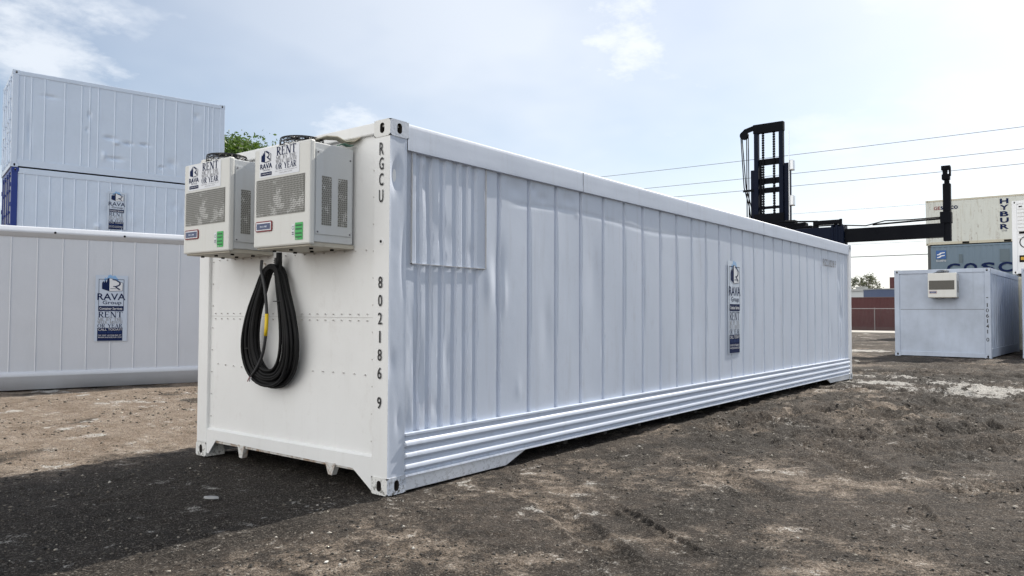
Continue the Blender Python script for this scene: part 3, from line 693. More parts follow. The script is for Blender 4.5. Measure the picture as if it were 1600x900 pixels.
# end wall, seen with rivets and a recessed panel
def endw(Yg, Zg): return .030+(fbm(Yg*1.5, Zg*1.5, 61, 3)-.5)*.007+(fbm(Yg*6, Zg*6, 62, 3)-.5)*.0012
Yg, Zg = np.meshgrid(np.linspace(.155, W-.15, 80), np.linspace(.235, 2.50, 80))
MB().grid(endw(Yg, Zg), Yg, Zg, flip=True).build('end_wall', WHITE_END, main, smooth=True)
MB().box((.0275, .16, 1.2115), (.0295, W-.155, 1.2135)).build('panel_seam', RIVET, main)
MB().box((.004, .158, 2.50), (.10, W-.155, 2.585)).build('end_header', WHITE_END, main, bevel=.01)
sill = MB()
def sillp(y, zt): return zt
sill.poly([(.003, .158, .245), (.003, W-.155, .235), (.003, W-.155, .03), (.003, W-.19, .03), (.003, 2.13, .152), (.003, .36, .145), (.003, .158, .012)], (.012, 0, 0))
sill.poly([(.003, .158, .245), (.034, .158, .262), (.034, W-.155, .252), (.003, W-.155, .235)], (0, 0, -.004))
sill.build('end_sill', WHITE_END, main, bevel=.004)
MB().box((.015, .165, .13), (.07, W-.165, .235)).build('floor_beam', BRACK, main)
rv0 = MB().cyl((.019, 0, 0), (.031, 0, 0), .0048, 8).build('rivet', RIVET, main); _first = [True]
def rv(y, z):
    o = rv0 if _first[0] else rv0.copy()
    if not _first[0]: C.objects.link(o); o.parent = main
    _first[0] = False; o.location = (0, y, z)
for zz_ in (1.235, 1.19):
    y = 2.2
    while y > .2: rv(y, zz_); y -= .093
y = 2.15
while y > .2:
    rv(y, 1.69)
    rv(y, .80+.01*math.sin(y*3)) if not .95 < y < 1.55 else None
    y -= .118
z = .35
while z < 2.4: rv(.185, z); rv(W-.185, z); z += .19
for (a, b, ln, m_) in ((1.80, 1.70, .095, 0), (.665, .545, .08, 1)):
    bk = MB(); yc = (a+b)/2
    bk.poly([(.0, a, .155), (.0, b, .155), (.0, yc-.018, .155-ln-.012), (.0, yc+.022, .155-ln-.008)], (.05, 0, 0)); bk.build('hanging_bracket', BRACK, main, bevel=.003)
MB().cyl((.25, 2.2, .09), (.25, 1.75, .13), .014, 8).build('pipe', BRACK, main)
MB().box((.02, .03, H-.045), (L-.02, W-.03, H-.012)).build('roof', ROOF, main)
MB().box((.09, .05, .11), (L-.05, W-.05, .14)).build('floor', UNDER, main)
MB().box((L-.05, .14, .12), (L-.02, W-.14, H-.1)).build('end_wall', WHITE, main)
for i in range(16): MB().box((.8+i*.7, .04, .055), (.86+i*.7, W-.04, .112)).build('cross_member', UNDER, main)
# digits on the near post
PE = Panel((0, 0, 0), (0, -1, 0), (0, 0, 1), .0028)
let = MB()
def stack_chars(mb, P, chars, ac, wch, hch, mi=0, bold=.012):
    for ch, ztop in chars:
        ww = wch*(.35 if ch in '1I' else 1)
        P.text(mb, ch, ac-ww/2, ztop-hch, ac+ww/2, ztop, mi, bold, 0.001)
hc = .082
stack_chars(let, PE, [('R', 2.432), ('G', 2.327), ('C', 2.216), ('U', 2.100)], -.083, .043, hc+.006)
stack_chars(let, PE, [(c_, z_) for c_, z_ in zip('802186', [1.498, 1.372, 1.248, 1.122, .997, .872])]+[('9', .668)], -.083, .041, hc)
let.build('lettering', DIGIT, main)
wp = MB(); wp.cyl((-.004, .083, 1.74), (0.004, .083, 1.74), .010, 12); wp.build('vent_plug', BLACKP, main)
wl = MB(); wl.cyl((-.001, .083, 1.74), (0.003, .083, 1.74), .024, 16); wl.build('vent_washer', WHITE_END, main)
PS = Panel((0, 0.022, 0), (1, 0, 0), (0, 0, 1), .004)
n2_ = MB(); PS.text(n2_, 'RGCU', 10.30, 2.10, 10.63, 2.23, 0, .01); PS.text(n2_, '802186', 10.68, 2.10, 11.0, 2.23, 0, .01); PS.text(n2_, '9', 11.05, 2.10, 11.10, 2.23, 0, .01); n2_.build('lettering', GREYP, main)
rent_banner(main, (6.04, .0275, .73), (1, 0, 0), (0, 0, 1), .385, 1.235, h=.006)

# ---- wall coolers hung on the end of the big container
def perforated(mb, P, a0, b0, a1, b1, pitch, hole, h, mi=0):
    nx = max(1, round((a1-a0)/pitch)); ny = max(1, round((b1-b0)/(pitch*.9))); px = (a1-a0)/nx; py = (b1-b0)/ny
    for j in range(ny):
        for i in range(nx):
            ox = (px*.5 if j % 2 else 0); ca, cb = a0+px*(i+.25)+ox*.5+px*.0, b0+py*(j+.5)
            if i == nx-1 and False: continue
            sq = [(ca-px/2, cb-py/2), (ca, cb-py/2), (ca+px/2, cb-py/2), (ca+px/2, cb), (ca+px/2, cb+py/2), (ca, cb+py/2), (ca-px/2, cb+py/2), (ca-px/2, cb)]
            an = [225, 270, 315, 0, 45, 90, 135, 180]; inn = [(ca+hole*math.cos(rad(q)), cb+hole*math.sin(rad(q))) for q in an]
            mb.add([P.P(*q, h) for q in sq+inn], [(k, (k+1) % 8, 8+(k+1) % 8, 8+k) for k in range(8)], mi)
def cooler(name, label, loc, rz=0, group=None, banner=True, wd=.655, dp=.385, ht=.73, simple=False):
    """local: back at x=0, front at x=-dp, y from 0 (right side) to wd, z from 0"""
    r = thing(name, label, 'cooling unit', loc, rz, group)
    MB().box((-dp+.03, .012, .03), (-.002, wd-.012, ht-.012)).build('cabinet', ACS, r, bevel=.006)
    MB().box((-dp, 0, .012), (-dp+.045, wd, ht)).build('front_cover', ACW, r, bevel=.012)
    MB().box((-dp+.02, .02, 0), (0.02, wd-.02, .03)).build('drip_tray', ACU, r, bevel=.003)
    F = Panel((-dp, wd, 0), (0, -1, 0), (0, 0, 1), .001)        # front: a from left to right
    k = MB(); F.rect(k, .035, .235, wd-.055, .50, 0, .001); k.build('coil', FIN, r)
    k = MB(); perforated(k, F, .035, .235, wd-.055, .50, .0165, .0062, .004); k.build('grille', PERFD if simple else PERF, r)
    # display
    d = MB(); x0, x1, b0, b1 = .035, .235, .125, .20
    d.poly([F.P(a, b, 0) for a, b in [(x0+.01, b0), (x1-.01, b0), (x1, b0+.01), (x1, b1-.01), (x1-.01, b1), (x0+.01, b1), (x0, b1-.01), (x0, b0+.01)]], F.n*.006)
    dd = d.build('display', RED, r)
    d = MB(); F.rect(d, x0+.01, b0+.009, x1-.01, b1-.009, 0, .0075); F.rect(d, x0+.018, b0+.015, x1-.018, b1-.017, 1, .0085); F.rect(d, x0+.060, b0+.030, x1-.058, b1-.034, 2, .0095)
    F.text(d, '- 8.8', x0+.065, b0+.032, x1-.085, b1-.034, 1, .01, .0105)
    d.build('screen', [VINYLW, LCD, LCDW], dd)
    if not simple:
        gl = MB(); F.rect(gl, wd-.155, .045, wd-.07, .165, 0, .002); gg = gl.build('energy_label', GREEN, r)
        gl = MB()
        for b in (.06, .085, .115, .14): F.rect(gl, wd-.148, b, wd-.08+.0, b+.010, 0, .004)
        F.text(gl, 'CO2', wd-.148, .048, wd-.125, .058, 1, 0, .004); gl.build('lettering', [DGREEN, WPRINT], gg)
        el = MB(); F.rect(el, wd-.195, .075, wd-.163, .155, 0, .0015); ee = el.build('small_label', VINYLW, r)
        el = MB()
        for i in range(10):
            a = i*.6+.4; c_ = (wd-.179, .130); F.line(el, [(c_[0]+.010*math.cos(a), c_[1]+.013*math.sin(a)), (c_[0]+.010*math.cos(a+.6), c_[1]+.013*math.sin(a+.6))], .003, 0, .0025)
        F.rect(el, wd-.190, .095, wd-.168, .103, 1, .003); F.rect(el, wd-.190, .082, wd-.168, .090, 1, .003); el.build('lettering', [DGREEN, GREYP], ee)
    if banner:
        X_ = lambda a: .068+(a-.085)*1.13
        Y_ = lambda b: .515+(b-.522)*1.13
        k = MB(); F.rect(k, X_(.085), Y_(.522), X_(.50), Y_(.702), 0, .001); bb = k.build('banner', VINYLW, r); k = MB()
        def q_(a0, b0, a1, b1, t, mi=0, bold=0): F.text(k, t, X_(a0), Y_(b0), X_(a1), Y_(b1), mi, bold, .0035)
        M_ = lambda L_: [(X_(a), Y_(b)) for a, b in L_]
        F.poly(k, M_([(.105, .628), (.105, .66), (.112, .672), (.118, .662), (.125, .685), (.132, .67), (.14, .695), (.148, .692), (.148, .618)]), 0, .003)
        F.poly(k, M_([(.148, .692), (.165, .690), (.208, .668), (.206, .625), (.148, .618)]), 1, .003)
        F.line(k, M_([(.148, .692), (.165, .690), (.208, .668), (.206, .625), (.148, .618)]), .003, 0, .0045)
        F.line(k, M_([(.158, .686), (.180, .678), (.192, .664), (.182, .652), (.166, .650)]), .009, 0, .005); F.line(k, M_([(.170, .652), (.200, .632)]), .010, 0, .0055)
        q_(.095, .578, .222, .612, 'RAVA', 0, .015); q_(.125, .562, .20, .576, 'Group', 0)
        F.rect(k, X_(.10), Y_(.534), X_(.218), Y_(.556), 0, .003); F.text(k, 'Container Services', X_(.106), Y_(.541), X_(.212), Y_(.550), 1, 0, .0045)
        def s_(t, a0, b0, a1, b1, mi): serif(F, k, t, X_(a0), Y_(b0), X_(a1), Y_(b1), mi, .0035)
        s_('RENT', .268, .648, .468, .702, 0); s_('ME BY THE', .262, .624, .472, .644, 2); s_('WEEK, MONTH', .262, .601, .472, .621, 2); s_('OR YEAR', .262, .560, .472, .598, 0)
        q_(.255, .547, .48, .553, 'OR VISIT US ONLINE AT', 2); q_(.30, .532, .43, .540, '(305) 805-6930', 2)
        k.build('lettering', [NAVY, WPRINT, GREYL], bb)
    # side access panels with vents
    for sg, yy in ((-1, 0.011), (1, wd-.011)):
        u = (1, 0, 0) if sg < 0 else (-1, 0, 0); o = (-dp+.055, yy, .085) if sg < 0 else (-.02, yy, .085); Q = Panel(o, u, (0, 0, 1), 0)
        pwid = dp-.075; k = MB(); k.poly([Q.P(0, 0, 0), Q.P(pwid, 0, 0), Q.P(pwid, .56, 0), Q.P(0, .585, 0)], Q.n*.006); sp = k.build('side_cover', ACS, r, bevel=.001)
        v = MB()
        for a0 in (.05, .19): Q.rect(v, a0, .065, a0+.082, .405, 1, .0068); perforated(v, Q, a0, .065, a0+.082, .405, .0165, .0062, .0085, 0)
        v.build('side_vent', [PERF, FIN], sp); v = MB()
        for a, b in ((.015, .015), (pwid-.015, .015), (.015, .565), (pwid-.015, .545)): MB().cyl(Q.P(a, b, .004), Q.P(a, b, .010), .006, 8).build('screw', GREYP, sp)
    fl = MB()
    for a in (.12, .35, .55):
        for q in (-.10, -.28): MB().box((q, a, -.012), (q+.02, a+.02, .002)).build('tray_foot', BLACKP, r)
    # fan guard on top
    cyx, cyy, R_ = -dp/2-.01, wd*.52, .155; fg = MB()
    for zz_, rr in ((ht+.004, R_), (ht+.036, R_), (ht+.066, R_*.97)): fg.tube([(cyx+rr*math.cos(a), cyy+rr*math.sin(a), zz_) for a in np.linspace(0, 2*math.pi, 37)[:-1]], .0042, 6, closed=True)
    for rr, dz in ((.03, .080), (.055, .080), (.08, .079), (.105, .076), (.13, .072)): fg.tube([(cyx+rr*math.cos(a), cyy+rr*math.sin(a), ht+dz) for a in np.linspace(0, 2*math.pi, 29)[:-1]], .0025, 5, closed=True)
    for a in np.linspace(0, 2*math.pi, 21)[:-1]:
        c_, s_ = math.cos(a), math.sin(a); fg.tube([(cyx+.02*c_, cyy+.02*s_, ht+.081), (cyx+.12*c_, cyy+.12*s_, ht+.075), (cyx+R_*c_, cyy+R_*s_, ht+.057), (cyx+R_*c_, cyy+R_*s_, ht-.005)], .0028, 5)
    fg.build('fan_guard', WIRE, r, smooth=True)
    fb = MB(); fb.cyl((cyx, cyy, ht-.02), (cyx, cyy, ht+.03), .035, 12)
    for a in (0, 72, 144, 216, 288):
        a = rad(a); p = Vector((cyx, cyy, ht+.012)); u = Vector((math.cos(a), math.sin(a), .0)); v = Vector((-math.sin(a), math.cos(a), .5)).normalized()
        fb.poly([p+u*.03-v*.02, p+u*.14-v*.03, p+u*.14+v*.03, p+u*.03+v*.02], (0, 0, .002))
    fb.build('fan', BLACKP, r)
    MB().cyl((cyx, cyy, ht-.03), (cyx, cyy, ht+.002), .15, 24).build('fan_well', DARK, r)
    k = MB(); k.tube([(-.06, wd*.8, ht), (-.06, wd*.8, ht+.03), (-.10, wd*.75, ht+.04), (-.16, wd*.82, ht+.02), (-.2, wd*.9, ht+.005)], .009, 6); k.build('copper_pipe', mat('pipe_lagging', (.05, .05, .05), .8), r)
    return r
cA = cooler('wall_cooler', 'white wall-mounted cooler nearer the numbered corner post', (0.002, .372, 1.70), group='coolers on the end of the container')
cB = copy_tree(cA); cB.location = (0.002, 1.352, 1.70); cB['label'] = 'white wall-mounted cooler at the outer left, farther from the numbered post'

# debris on the roof edge behind the right cooler
def sheet(name, label, pts, wv, m, cat='debris', th=.006):
    k = MB(); P = [Vector(p) for p in pts]; wv = Vector(wv); n = len(P)
    vs_ = P+[p+wv for p in P]; vs_ += [v+Vector((0, 0, -th)) for v in vs_]
    fs_ = []
    for i in range(n-1):
        fs_ += [(i, i+1, n+i+1, n+i), (2*n+i, 3*n+i, 3*n+i+1, 2*n+i+1), (i, 2*n+i, 2*n+i+1, i+1), (n+i, n+i+1, 3*n+i+1, 3*n+i)]
    fs_ += [(0, n, 3*n, 2*n), (n-1, 2*n+n-1, 3*n+n-1, 2*n-1)]
    return tag(k.add(vs_, fs_).build(name, m, None, smooth=False), label, cat)
CARD = paint('curled_sheet_paint', (.5, .46, .36), .7, .5, rust=.5)
sheet('scrap_sheet', 'curled cream scrap sheet lying on top of the nearer cooler', [(-.26, .60, 2.44), (-.20, .56, 2.485), (-.14, .51, 2.515), (-.09, .45, 2.51), (-.05, .40, 2.475), (-.02, .35, 2.478), (.0, .31, 2.50)], (.07, .10, 0), CARD)
sheet('tarp_scrap', 'crumpled green plastic scrap beside the curled sheet on the cooler', [(-.12, .385, 2.438), (-.08, .38, 2.452), (-.04, .375, 2.444), (-.005, .375, 2.450)], (.01, .05, .0), mat('green_plastic', (.10, .22, .16), .5))
sheet('bent_strip', 'thin dark bent strip lying between the two coolers', [(-.16, 1.05, 2.436), (-.1, 1.12, 2.452), (-.02, 1.25, 2.446), (.0, 1.33, 2.40)], (.03, .0, .0), GREYP)

# ---- hanging cable
def cable():
    r = thing('power_cable', 'thick black power cable hung in a long coil below the coolers, yellow tape on it', 'cable', (0, 1.3, .65))
    k = MB(); rr = random.Random(4)
    def loop(i, n):
        # teardrop; y decreases to the right in view
        top = 1.615-.012*(i % 3); bot = .665+.13*(i/n)+rr.uniform(-.012, .012); wl = .33-.16*i/n+rr.uniform(-.02, .02); wr = .31-.15*i/n+rr.uniform(-.03, .03)
        x = -.035-.016*(i % 4)-rr.uniform(0, .01); pts = []
        yc = 1.285
        for t in np.linspace(0, 1, 56)[:-1]:
            a = 2*math.pi*t; cz = math.cos(a); z = bot+(top-bot)*(.5+.5*cz)
            u = (z-bot)/(top-bot); wdt = (math.sin(math.pi*min(1, u)**.62))**.75 if 0 < u < 1 else 0
            wdt = max(wdt, 0)*(.30 if u > .999 else 1)
            wdt = wdt+.16*max(0, (u-.8)/.2)*math.sqrt(max(0, 1-((u-.9)/.1)**2) if u > .8 else 0)
            side = 1 if a < math.pi else -1
            y = yc+(side*(wl if side > 0 else wr)*wdt)*1.0-.03*(u-.5)
            pts.append((x-.02*math.sin(math.pi*u)*rr.uniform(.9, 1.1)-.01*side, y, z))
        # smooth
        P = np.array(pts)
        for _ in range(3): P = (np.roll(P, 1, 0)+2*P+np.roll(P, -1, 0))/4
        return P
    n = 20
    for i in range(n): k.tube([Vector(p) for p in loop(i, n)], .0125, 8, closed=True)
    k.build('coil', RUBBER, r, smooth=True)
    k = MB(); k.tube([(-.06, 1.235, 1.71), (-.06, 1.235, 1.60), (-.075, 1.22, 1.5), (-.075, 1.16, 1.33), (-.07, 1.08, 1.15), (-.08, 1.05, .95), (-.08, 1.12, .78)], .0125, 8)
    k.tube([(-.05, 1.215, 1.71), (-.05, 1.213, 1.62), (-.06, 1.195, 1.5), (-.06, 1.10, 1.3), (-.06, 1.0, 1.12), (-.06, .995, 1.0), (-.06, 1.04, .86)], .0125, 8)
    k.tube([(-.055, 1.225, 1.71), (-.055, 1.225, 1.58)], .018, 10); k.build('feed_line', RUBBER, r, smooth=True)
    k = MB(); k.tube([(-.05, 1.262, 1.67), (-.05, 1.262, 1.53)], .019, 10)
    for i in range(8): k.tube([(-.05, 1.262, 1.535+i*.016), (-.05, 1.262, 1.541+i*.016)], .024, 10)
    k.build('cable_gland', WIRE, r, smooth=False)
    tail = [(-.09, 1.40, 1.655), (-.10, 1.395, 1.60), (-.12, 1.36, 1.55), (-.13, 1.31, 1.5), (-.13, 1.28, 1.35), (-.125, 1.27, 1.25), (-.125, 1.275, 1.12), (-.125, 1.29, 1.0), (-.12, 1.34, .88), (-.12, 1.41, .80), (-.115, 1.48, .745)]
    T = []
    for a, b in zip(tail[:-1], tail[1:]):
        for t in (0, .5): T.append(Vector(a).lerp(Vector(b), t))
    T.append(Vector(tail[-1])); P = np.array(T)
    for _ in range(2): P[1:-1] = (P[:-2]+2*P[1:-1]+P[2:])/4
    MB().tube([Vector(p) for p in P], .012, 8).build('loose_end', mat('dark_grey_rubber', (.03, .03, .032), .5), r, smooth=True)
    MB().tube([(-.1255, 1.271, 1.235), (-.1255, 1.277, 1.12), (-.1255, 1.284, 1.065)], .0145, 10).build('yellow_tape', YEL, r, smooth=True)
    k = MB()
    for i, c_ in enumerate(((.02, 0), (.005, .01), (-.01, 0))): k.tube([(-.115, 1.48, .745), (-.115, 1.495+c_[0], .725), (-.115, 1.50+c_[0]*1.6, .70)], .004, 6, i)
    k.build('bare_wires', [RED, GREYP, WPRINT], r)
    k = MB()
    for z, a, b in ((1.33, 1.10, 1.22), (.96, 1.50, 1.60)): k.tube([(-.105, b, z), (-.125, (a+b)/2, z), (-.095, a, z+.004)], .004, 6)
    k.build('cable_tie', WIRE, r)
    MB().tube([(.03, 1.31, 1.60), (-.10, 1.31, 1.60), (-.13, 1.31, 1.63)], .008, 8).build('hook', BRACK, r)
    for ch in r.children: ch.location = -Vector(r.location)+Vector((0, -.045, 0))
cable()

# ---- the low white container at left
d_ = Vector((.95075, -.30995, 0)); o2 = Vector((.84, 9.62, 0))-d_*6.9
row = container('shipping_container', 'smooth light grey-white container on the ground at left, in front of the tall stack', o2, rad(-18.056), 12.0,
    gs=[round(.70+.35*i, 3) for i in range(32)], gw=(.002, .012), gd=-.010, namp=.003, nsc=1.2, seed=21, mside=WHITE_ROW, mrail=WHITE_ROW, railround=True, step=.12, bolts=(7.58, 8.58, 9.55), rail_h=.17, bot_h=.29, recess=.016)
rent_banner(row, (6.9+1.30, .006, .76), (1, 0, 0), (0, 0, 1), .41, 1.10, h=.005)
# ---- stack behind it
rz3 = rad(-13.1); o3 = Vector((4.29, 19.83, 0))
gtop = [.29, .46, .78, 1.27, 1.70, 1.91, 2.13, 2.57, 3.03, 3.5, 3.72, 3.94, 4.3, 4.78, 5.15, 5.28, 5.42]
dtop = [(2.45, 1.15, .18, .07, .02), (2.62, 1.02, .1, .07, -.016), (2.95, 1.05, .14, .06, .02), (3.4, 1.08, .16, .06, .02), (2.6, .55, .25, .07, .018), (2.3, .6, .08, .14, -.014), (.9, 2.1, .22, .06, .012), (1.9, 1.75, .06, .12, .014), (4.2, .6, .16, .15, .016), (.42, 1.0, .06, .5, .014), (3.9, .45, .1, .06, .014), (1.85, 1.3, .05, .08, .01), (4.9, 2.2, .12, .12, .012)]
stk = container('shipping_container', 'pale blue-white dented container on top of the tall stack at left', o3+Vector((0, 0, 5.24)), rz3, 5.78, H_=2.70, gs=gtop, gw=(.004, .024), gd=-.016, dlist=[(a_, b_, c_, d_, e_*3.2) for a_, b_, c_, d_, e_ in dtop], namp=.006, nsc=2.2, seed=31, mside=WHITE_STK, doors=True, step=.022, group=None, bot_h=.22, rail_h=.12)
dmid = [(.3+.61*i*.5+random.uniform(-.05, .05), random.uniform(.5, 2.2), random.uniform(.05, .13), random.uniform(.08, .3), random.uniform(-.02, .022)) for i in range(34)]
mid = container('shipping_container', 'crumpled white container with blue corner posts, under the top one of the stack at left', o3+Vector((.02, -.02, 2.60)), rz3, 5.80, H_=2.625, gs=[.30+.31*i for i in range(18)], gw=(.004, .024), gd=-.018, dlist=[(a_, b_, c_, d_, e_*2.6) for a_, b_, c_, d_, e_ in dmid], namp=.012, nsc=2.5, seed=41, mside=WHITE_STK, mpost=BLUE, mrail=WHITE_STK, mcast=BLUE, mend=paint('grey_door_paint', (.32, .34, .36), .5, .3), doors=True, step=.022, bot_h=.25)
rent_banner(mid, (2.42, -.002, 1.08), (1, 0, 0), (0, 0, 1), .44, 1.13, h=.012)
container('shipping_container', 'white container at the bottom of the tall stack at left, hidden behind the low container', o3, rz3, 5.80, gs=[.30+.31*i for i in range(18)], mside=WHITE_STK, mpost=BLUE, namp=.003, step=.1, doors=True)

# ---- small white container at right with its own cooler
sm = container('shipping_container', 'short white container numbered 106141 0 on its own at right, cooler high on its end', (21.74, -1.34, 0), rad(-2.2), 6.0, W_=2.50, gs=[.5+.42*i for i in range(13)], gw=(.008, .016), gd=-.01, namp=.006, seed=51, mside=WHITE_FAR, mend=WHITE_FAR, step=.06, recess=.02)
k = MB(); Pn = Panel((0, 0, 0), (0, -1, 0), (0, 0, 1), .002)
stack_chars(k, Pn, [('-', 1.75)], -.08, .05, .02, bold=.03)
stack_chars(k, Pn, [(c_, z_) for c_, z_ in zip('106141', [1.58, 1.43, 1.28, 1.13, .98, .83])]+[('0', .60)], -.08, .07, .11, bold=.01); k.build('lettering', DIGIT, sm)
MB().box((.026, .16, 1.40), (.0295, 2.34, 1.412)).build('panel_seam', GREYP, sm)
cS = cooler('wall_cooler', 'single cooler mounted high on the end of the short container at right', Vector((21.74, -1.34, 0))+Matrix.Rotation(rad(-2.2), 3, 'Z') @ Vector((.03, .77, 1.74)), rad(-2.2), banner=False, simple=True, wd=.74, dp=.42, ht=.72)
# ---- stacks at the right edge
container('shipping_container', 'light blue-grey container at the right edge, only its corner post showing', (22.7, -4.45, 0), rad(-1), 6.06, gs=[.4+.4*i for i in range(13)], mside=WHITE_FAR, namp=.003, step=.2)
container('shipping_container', 'rust-streaked cream container under the white machinery-end one at the right edge', (28.3, -3.81, 0), 0, 12.19, gs=[.4+.4*i for i in range(28)], mside=CREAM, mpost=CREAM, namp=.003, step=.3)
ree = container('shipping_container', 'white refrigerated container showing its machinery end, stacked at the right edge', (28.3, -3.81, 2.68), 0, 12.19, gs=[.4+.4*i for i in range(28)], mside=WHITE, mpost=WHITE, namp=.003, step=.3)
k = MB(); PR = Panel((.03, 2.438, 0), (0, -1, 0), (0, 0, 1), .004)
for i in range(9): k.box((.0, 1.55, 1.25+i*.13), (.03, 2.27, 1.26+i*.13))
k.box((.0, 1.5, .3), (.03, 1.52, 2.4)); k.build('machinery_cover', ACW, ree)
k = MB()
for i in range(20):
    a0, a1 = i*math.pi/10, (i+1)*math.pi/10; c_ = (.42, 1.12)
    PR.line(k, [(c_[0]+.2*math.cos(a0), c_[1]+.2*math.sin(a0)), (c_[0]+.2*math.cos(a1), c_[1]+.2*math.sin(a1))], .03, 0, .006)
PR.rect(k, .2, 1.42, .9, 1.50, 0, .006); PR.rect(k, .2, .42, .9, .66, 0, .006); PR.rect(k, .24, .50, .5, .60, 1, .009); PR.rect(k, .2, 2.36, .3, 2.40, 0, .006)
k.build('marking', [BLACKP, YELM], ree)
# ---- HYBUR / COSCO stack
xs_, ys_ = 45.5, 4.05
hy = container('shipping_container', 'aged white container marked HYBUR on top of the far right stack', (xs_, ys_+.08, 5.22), rad(-90), 6.06, gs=[.45+.3*i for i in range(18)], gw=(.006, .012), gd=.006, namp=.008, seed=61, mside=HYB, mpost=HYB, mrail=CREAM, mcast=CREAM, step=.06, pockets=(1.98, 3.95), bot_h=.17, rail_h=.10)
k = MB(); PH = Panel((0, .02, 0), (1, 0, 0), (0, 0, 1), .018)
PH.text(k, 'GE', .42, 2.02, .74, 2.22, 1, .02); PH.text(k, 'seaco', .76, 2.02, 1.62, 2.22, 0, .02)
for c_, zt in zip('HYBUR', [2.40, 2.05, 1.70, 1.35, 1.0]): PH.text(k, c_, 3.62, zt-.28, 4.02, zt, 0, .035)
PH.text(k, 'LTD.', 3.70, .60, 3.95, .67, 0, .01); k.build('lettering', [NAVY, RED], hy)
co = container('shipping_container', 'grey-blue corrugated container marked COSCO in the middle of the far right stack', (xs_, ys_, 2.61), rad(-90), 6.06, corr=(.28, .03), mside=COS, mpost=DKFRAME, mrail=COS, mcast=DKFRAME, bot_h=.16, rail_h=.10, recess=.015)
k = MB(); PC = Panel((0, -.002, 0), (1, 0, 0), (0, 0, 1), .006)
for c_, a0 in zip('COSCO', (.95, 1.78, 2.62, 3.42, 4.25)): PC.text(k, c_, a0, .98, a0+.66, 1.54, 0, .03)
PC.rect(k, .42, 1.82, .92, 2.30, 2); 
for b in (1.92, 2.08): PC.poly(k, [(.47, b), (.56, b+.02), (.64, b+.09), (.86, b+.12), (.86, b+.07), (.7, b+.04), (.62, b-.03), (.47, b-.05)], 3, .004)
PC.text(k, 'FLORENS', .43, 1.66, .92, 1.76, 3); PC.rect(k, 1.55, 1.56, 1.72, 2.05, 4, -.003); PC.rect(k, 3.5, 1.56, 3.95, 2.25, 4, -.003)
k.build('lettering', [NAVY, RED, mat('logo_blue', (.02, .10, .32), .4), WPRINT, mat('repair_patch_paint', (.11, .15, .18), .6)], co)
container('shipping_container', 'grey-blue container at the bottom of the far right stack', (xs_, ys_, 0), rad(-90), 6.06, corr=(.28, .03), mside=COS, mpost=DKFRAME)
# ---- maroon containers beyond the fence
container('shipping_container', 'long dark maroon container on the ground behind the fence', (59.8, 15.0, 0), rad(-90), 12.19, corr=(.28, .036), mside=MAROON, mrail=paint('greyed_rail_paint', (.10, .05, .05), .6, .4), rail_h=.08)
for i in range(3):
    container('shipping_container', ['maroon container at the bottom of the distant stack', 'maroon container in the middle of the distant stack', 'dark red container on top of the distant stack'][i], (142, 25.6, 2.6*i), rad(-90), 12.19, corr=(.28, .036), mside=MAROON)
fn = thing('fence', 'chain-link fence with grey posts in front of the long maroon container', 'fence', (58.4, 8, 0))
FM = mat('galvanised_pipe', (.28, .26, .26), .5, .5)
for i in range(9): MB().cyl((0, -8.0+3.05*i+.6, -.05), (0, -8.0+3.05*i+.6, 2.0 if i == 4 else 1.75), .035, 8).build('post', FM, fn)
MB().cyl((0, -8, 1.68), (0, 18, 1.68), .03, 8).build('rail', FM, fn)
k = MB(); y = -7.6
while y < 17:
    k.tube([(0, y, .05), (0, y+1.6, 1.65)], .0022, 3, cap=False); k.tube([(0, y+1.6, .05), (0, y, 1.65)], .0022, 3, cap=False); y += .13
k.build('wire_mesh', FM, fn)
# ---- far buildings
bd = thing('warehouse', 'low white flat-roofed building beyond the maroon container', 'building', (104, 22, 0))
PLA = paint('white_plaster', (.55, .58, .60), .8, .1, streak=.2)
MB().box((0, -22, 0), (14, 22, 4.35)).build('wall', PLA, bd)
MB().box((-.2, -22.2, 4.352), (14.2, 22.2, 4.62)).build('roof', paint('pale_roof', (.45, .46, .46), .8), bd)
for yy in (.35, -9, 9): MB().box((-.04, yy-.28, 3.05), (.05, yy+.28, 3.36)).build('window', GLASS, bd)
MB().box((1.5, -.8, 4.62), (3, .4, 4.98)).build('roof_unit', paint('roof_unit_paint', (.3, .31, .3), .7), bd)
sh_ = thing('shed', 'blue-grey boxy shed standing before the white building', 'shed', (88.7, 16.1, 0), rad(-50))
MB().box((0, 0, 0), (6, 3.1, 4.05)).build('wall', paint('shed_paint', (.10, .13, .22), .7, .1), sh_)
MB().box((-.06, -.06, 4.052), (6.06, 3.16, 4.14)).build('roof', paint('shed_roof_paint', (.3, .32, .34), .7), sh_)

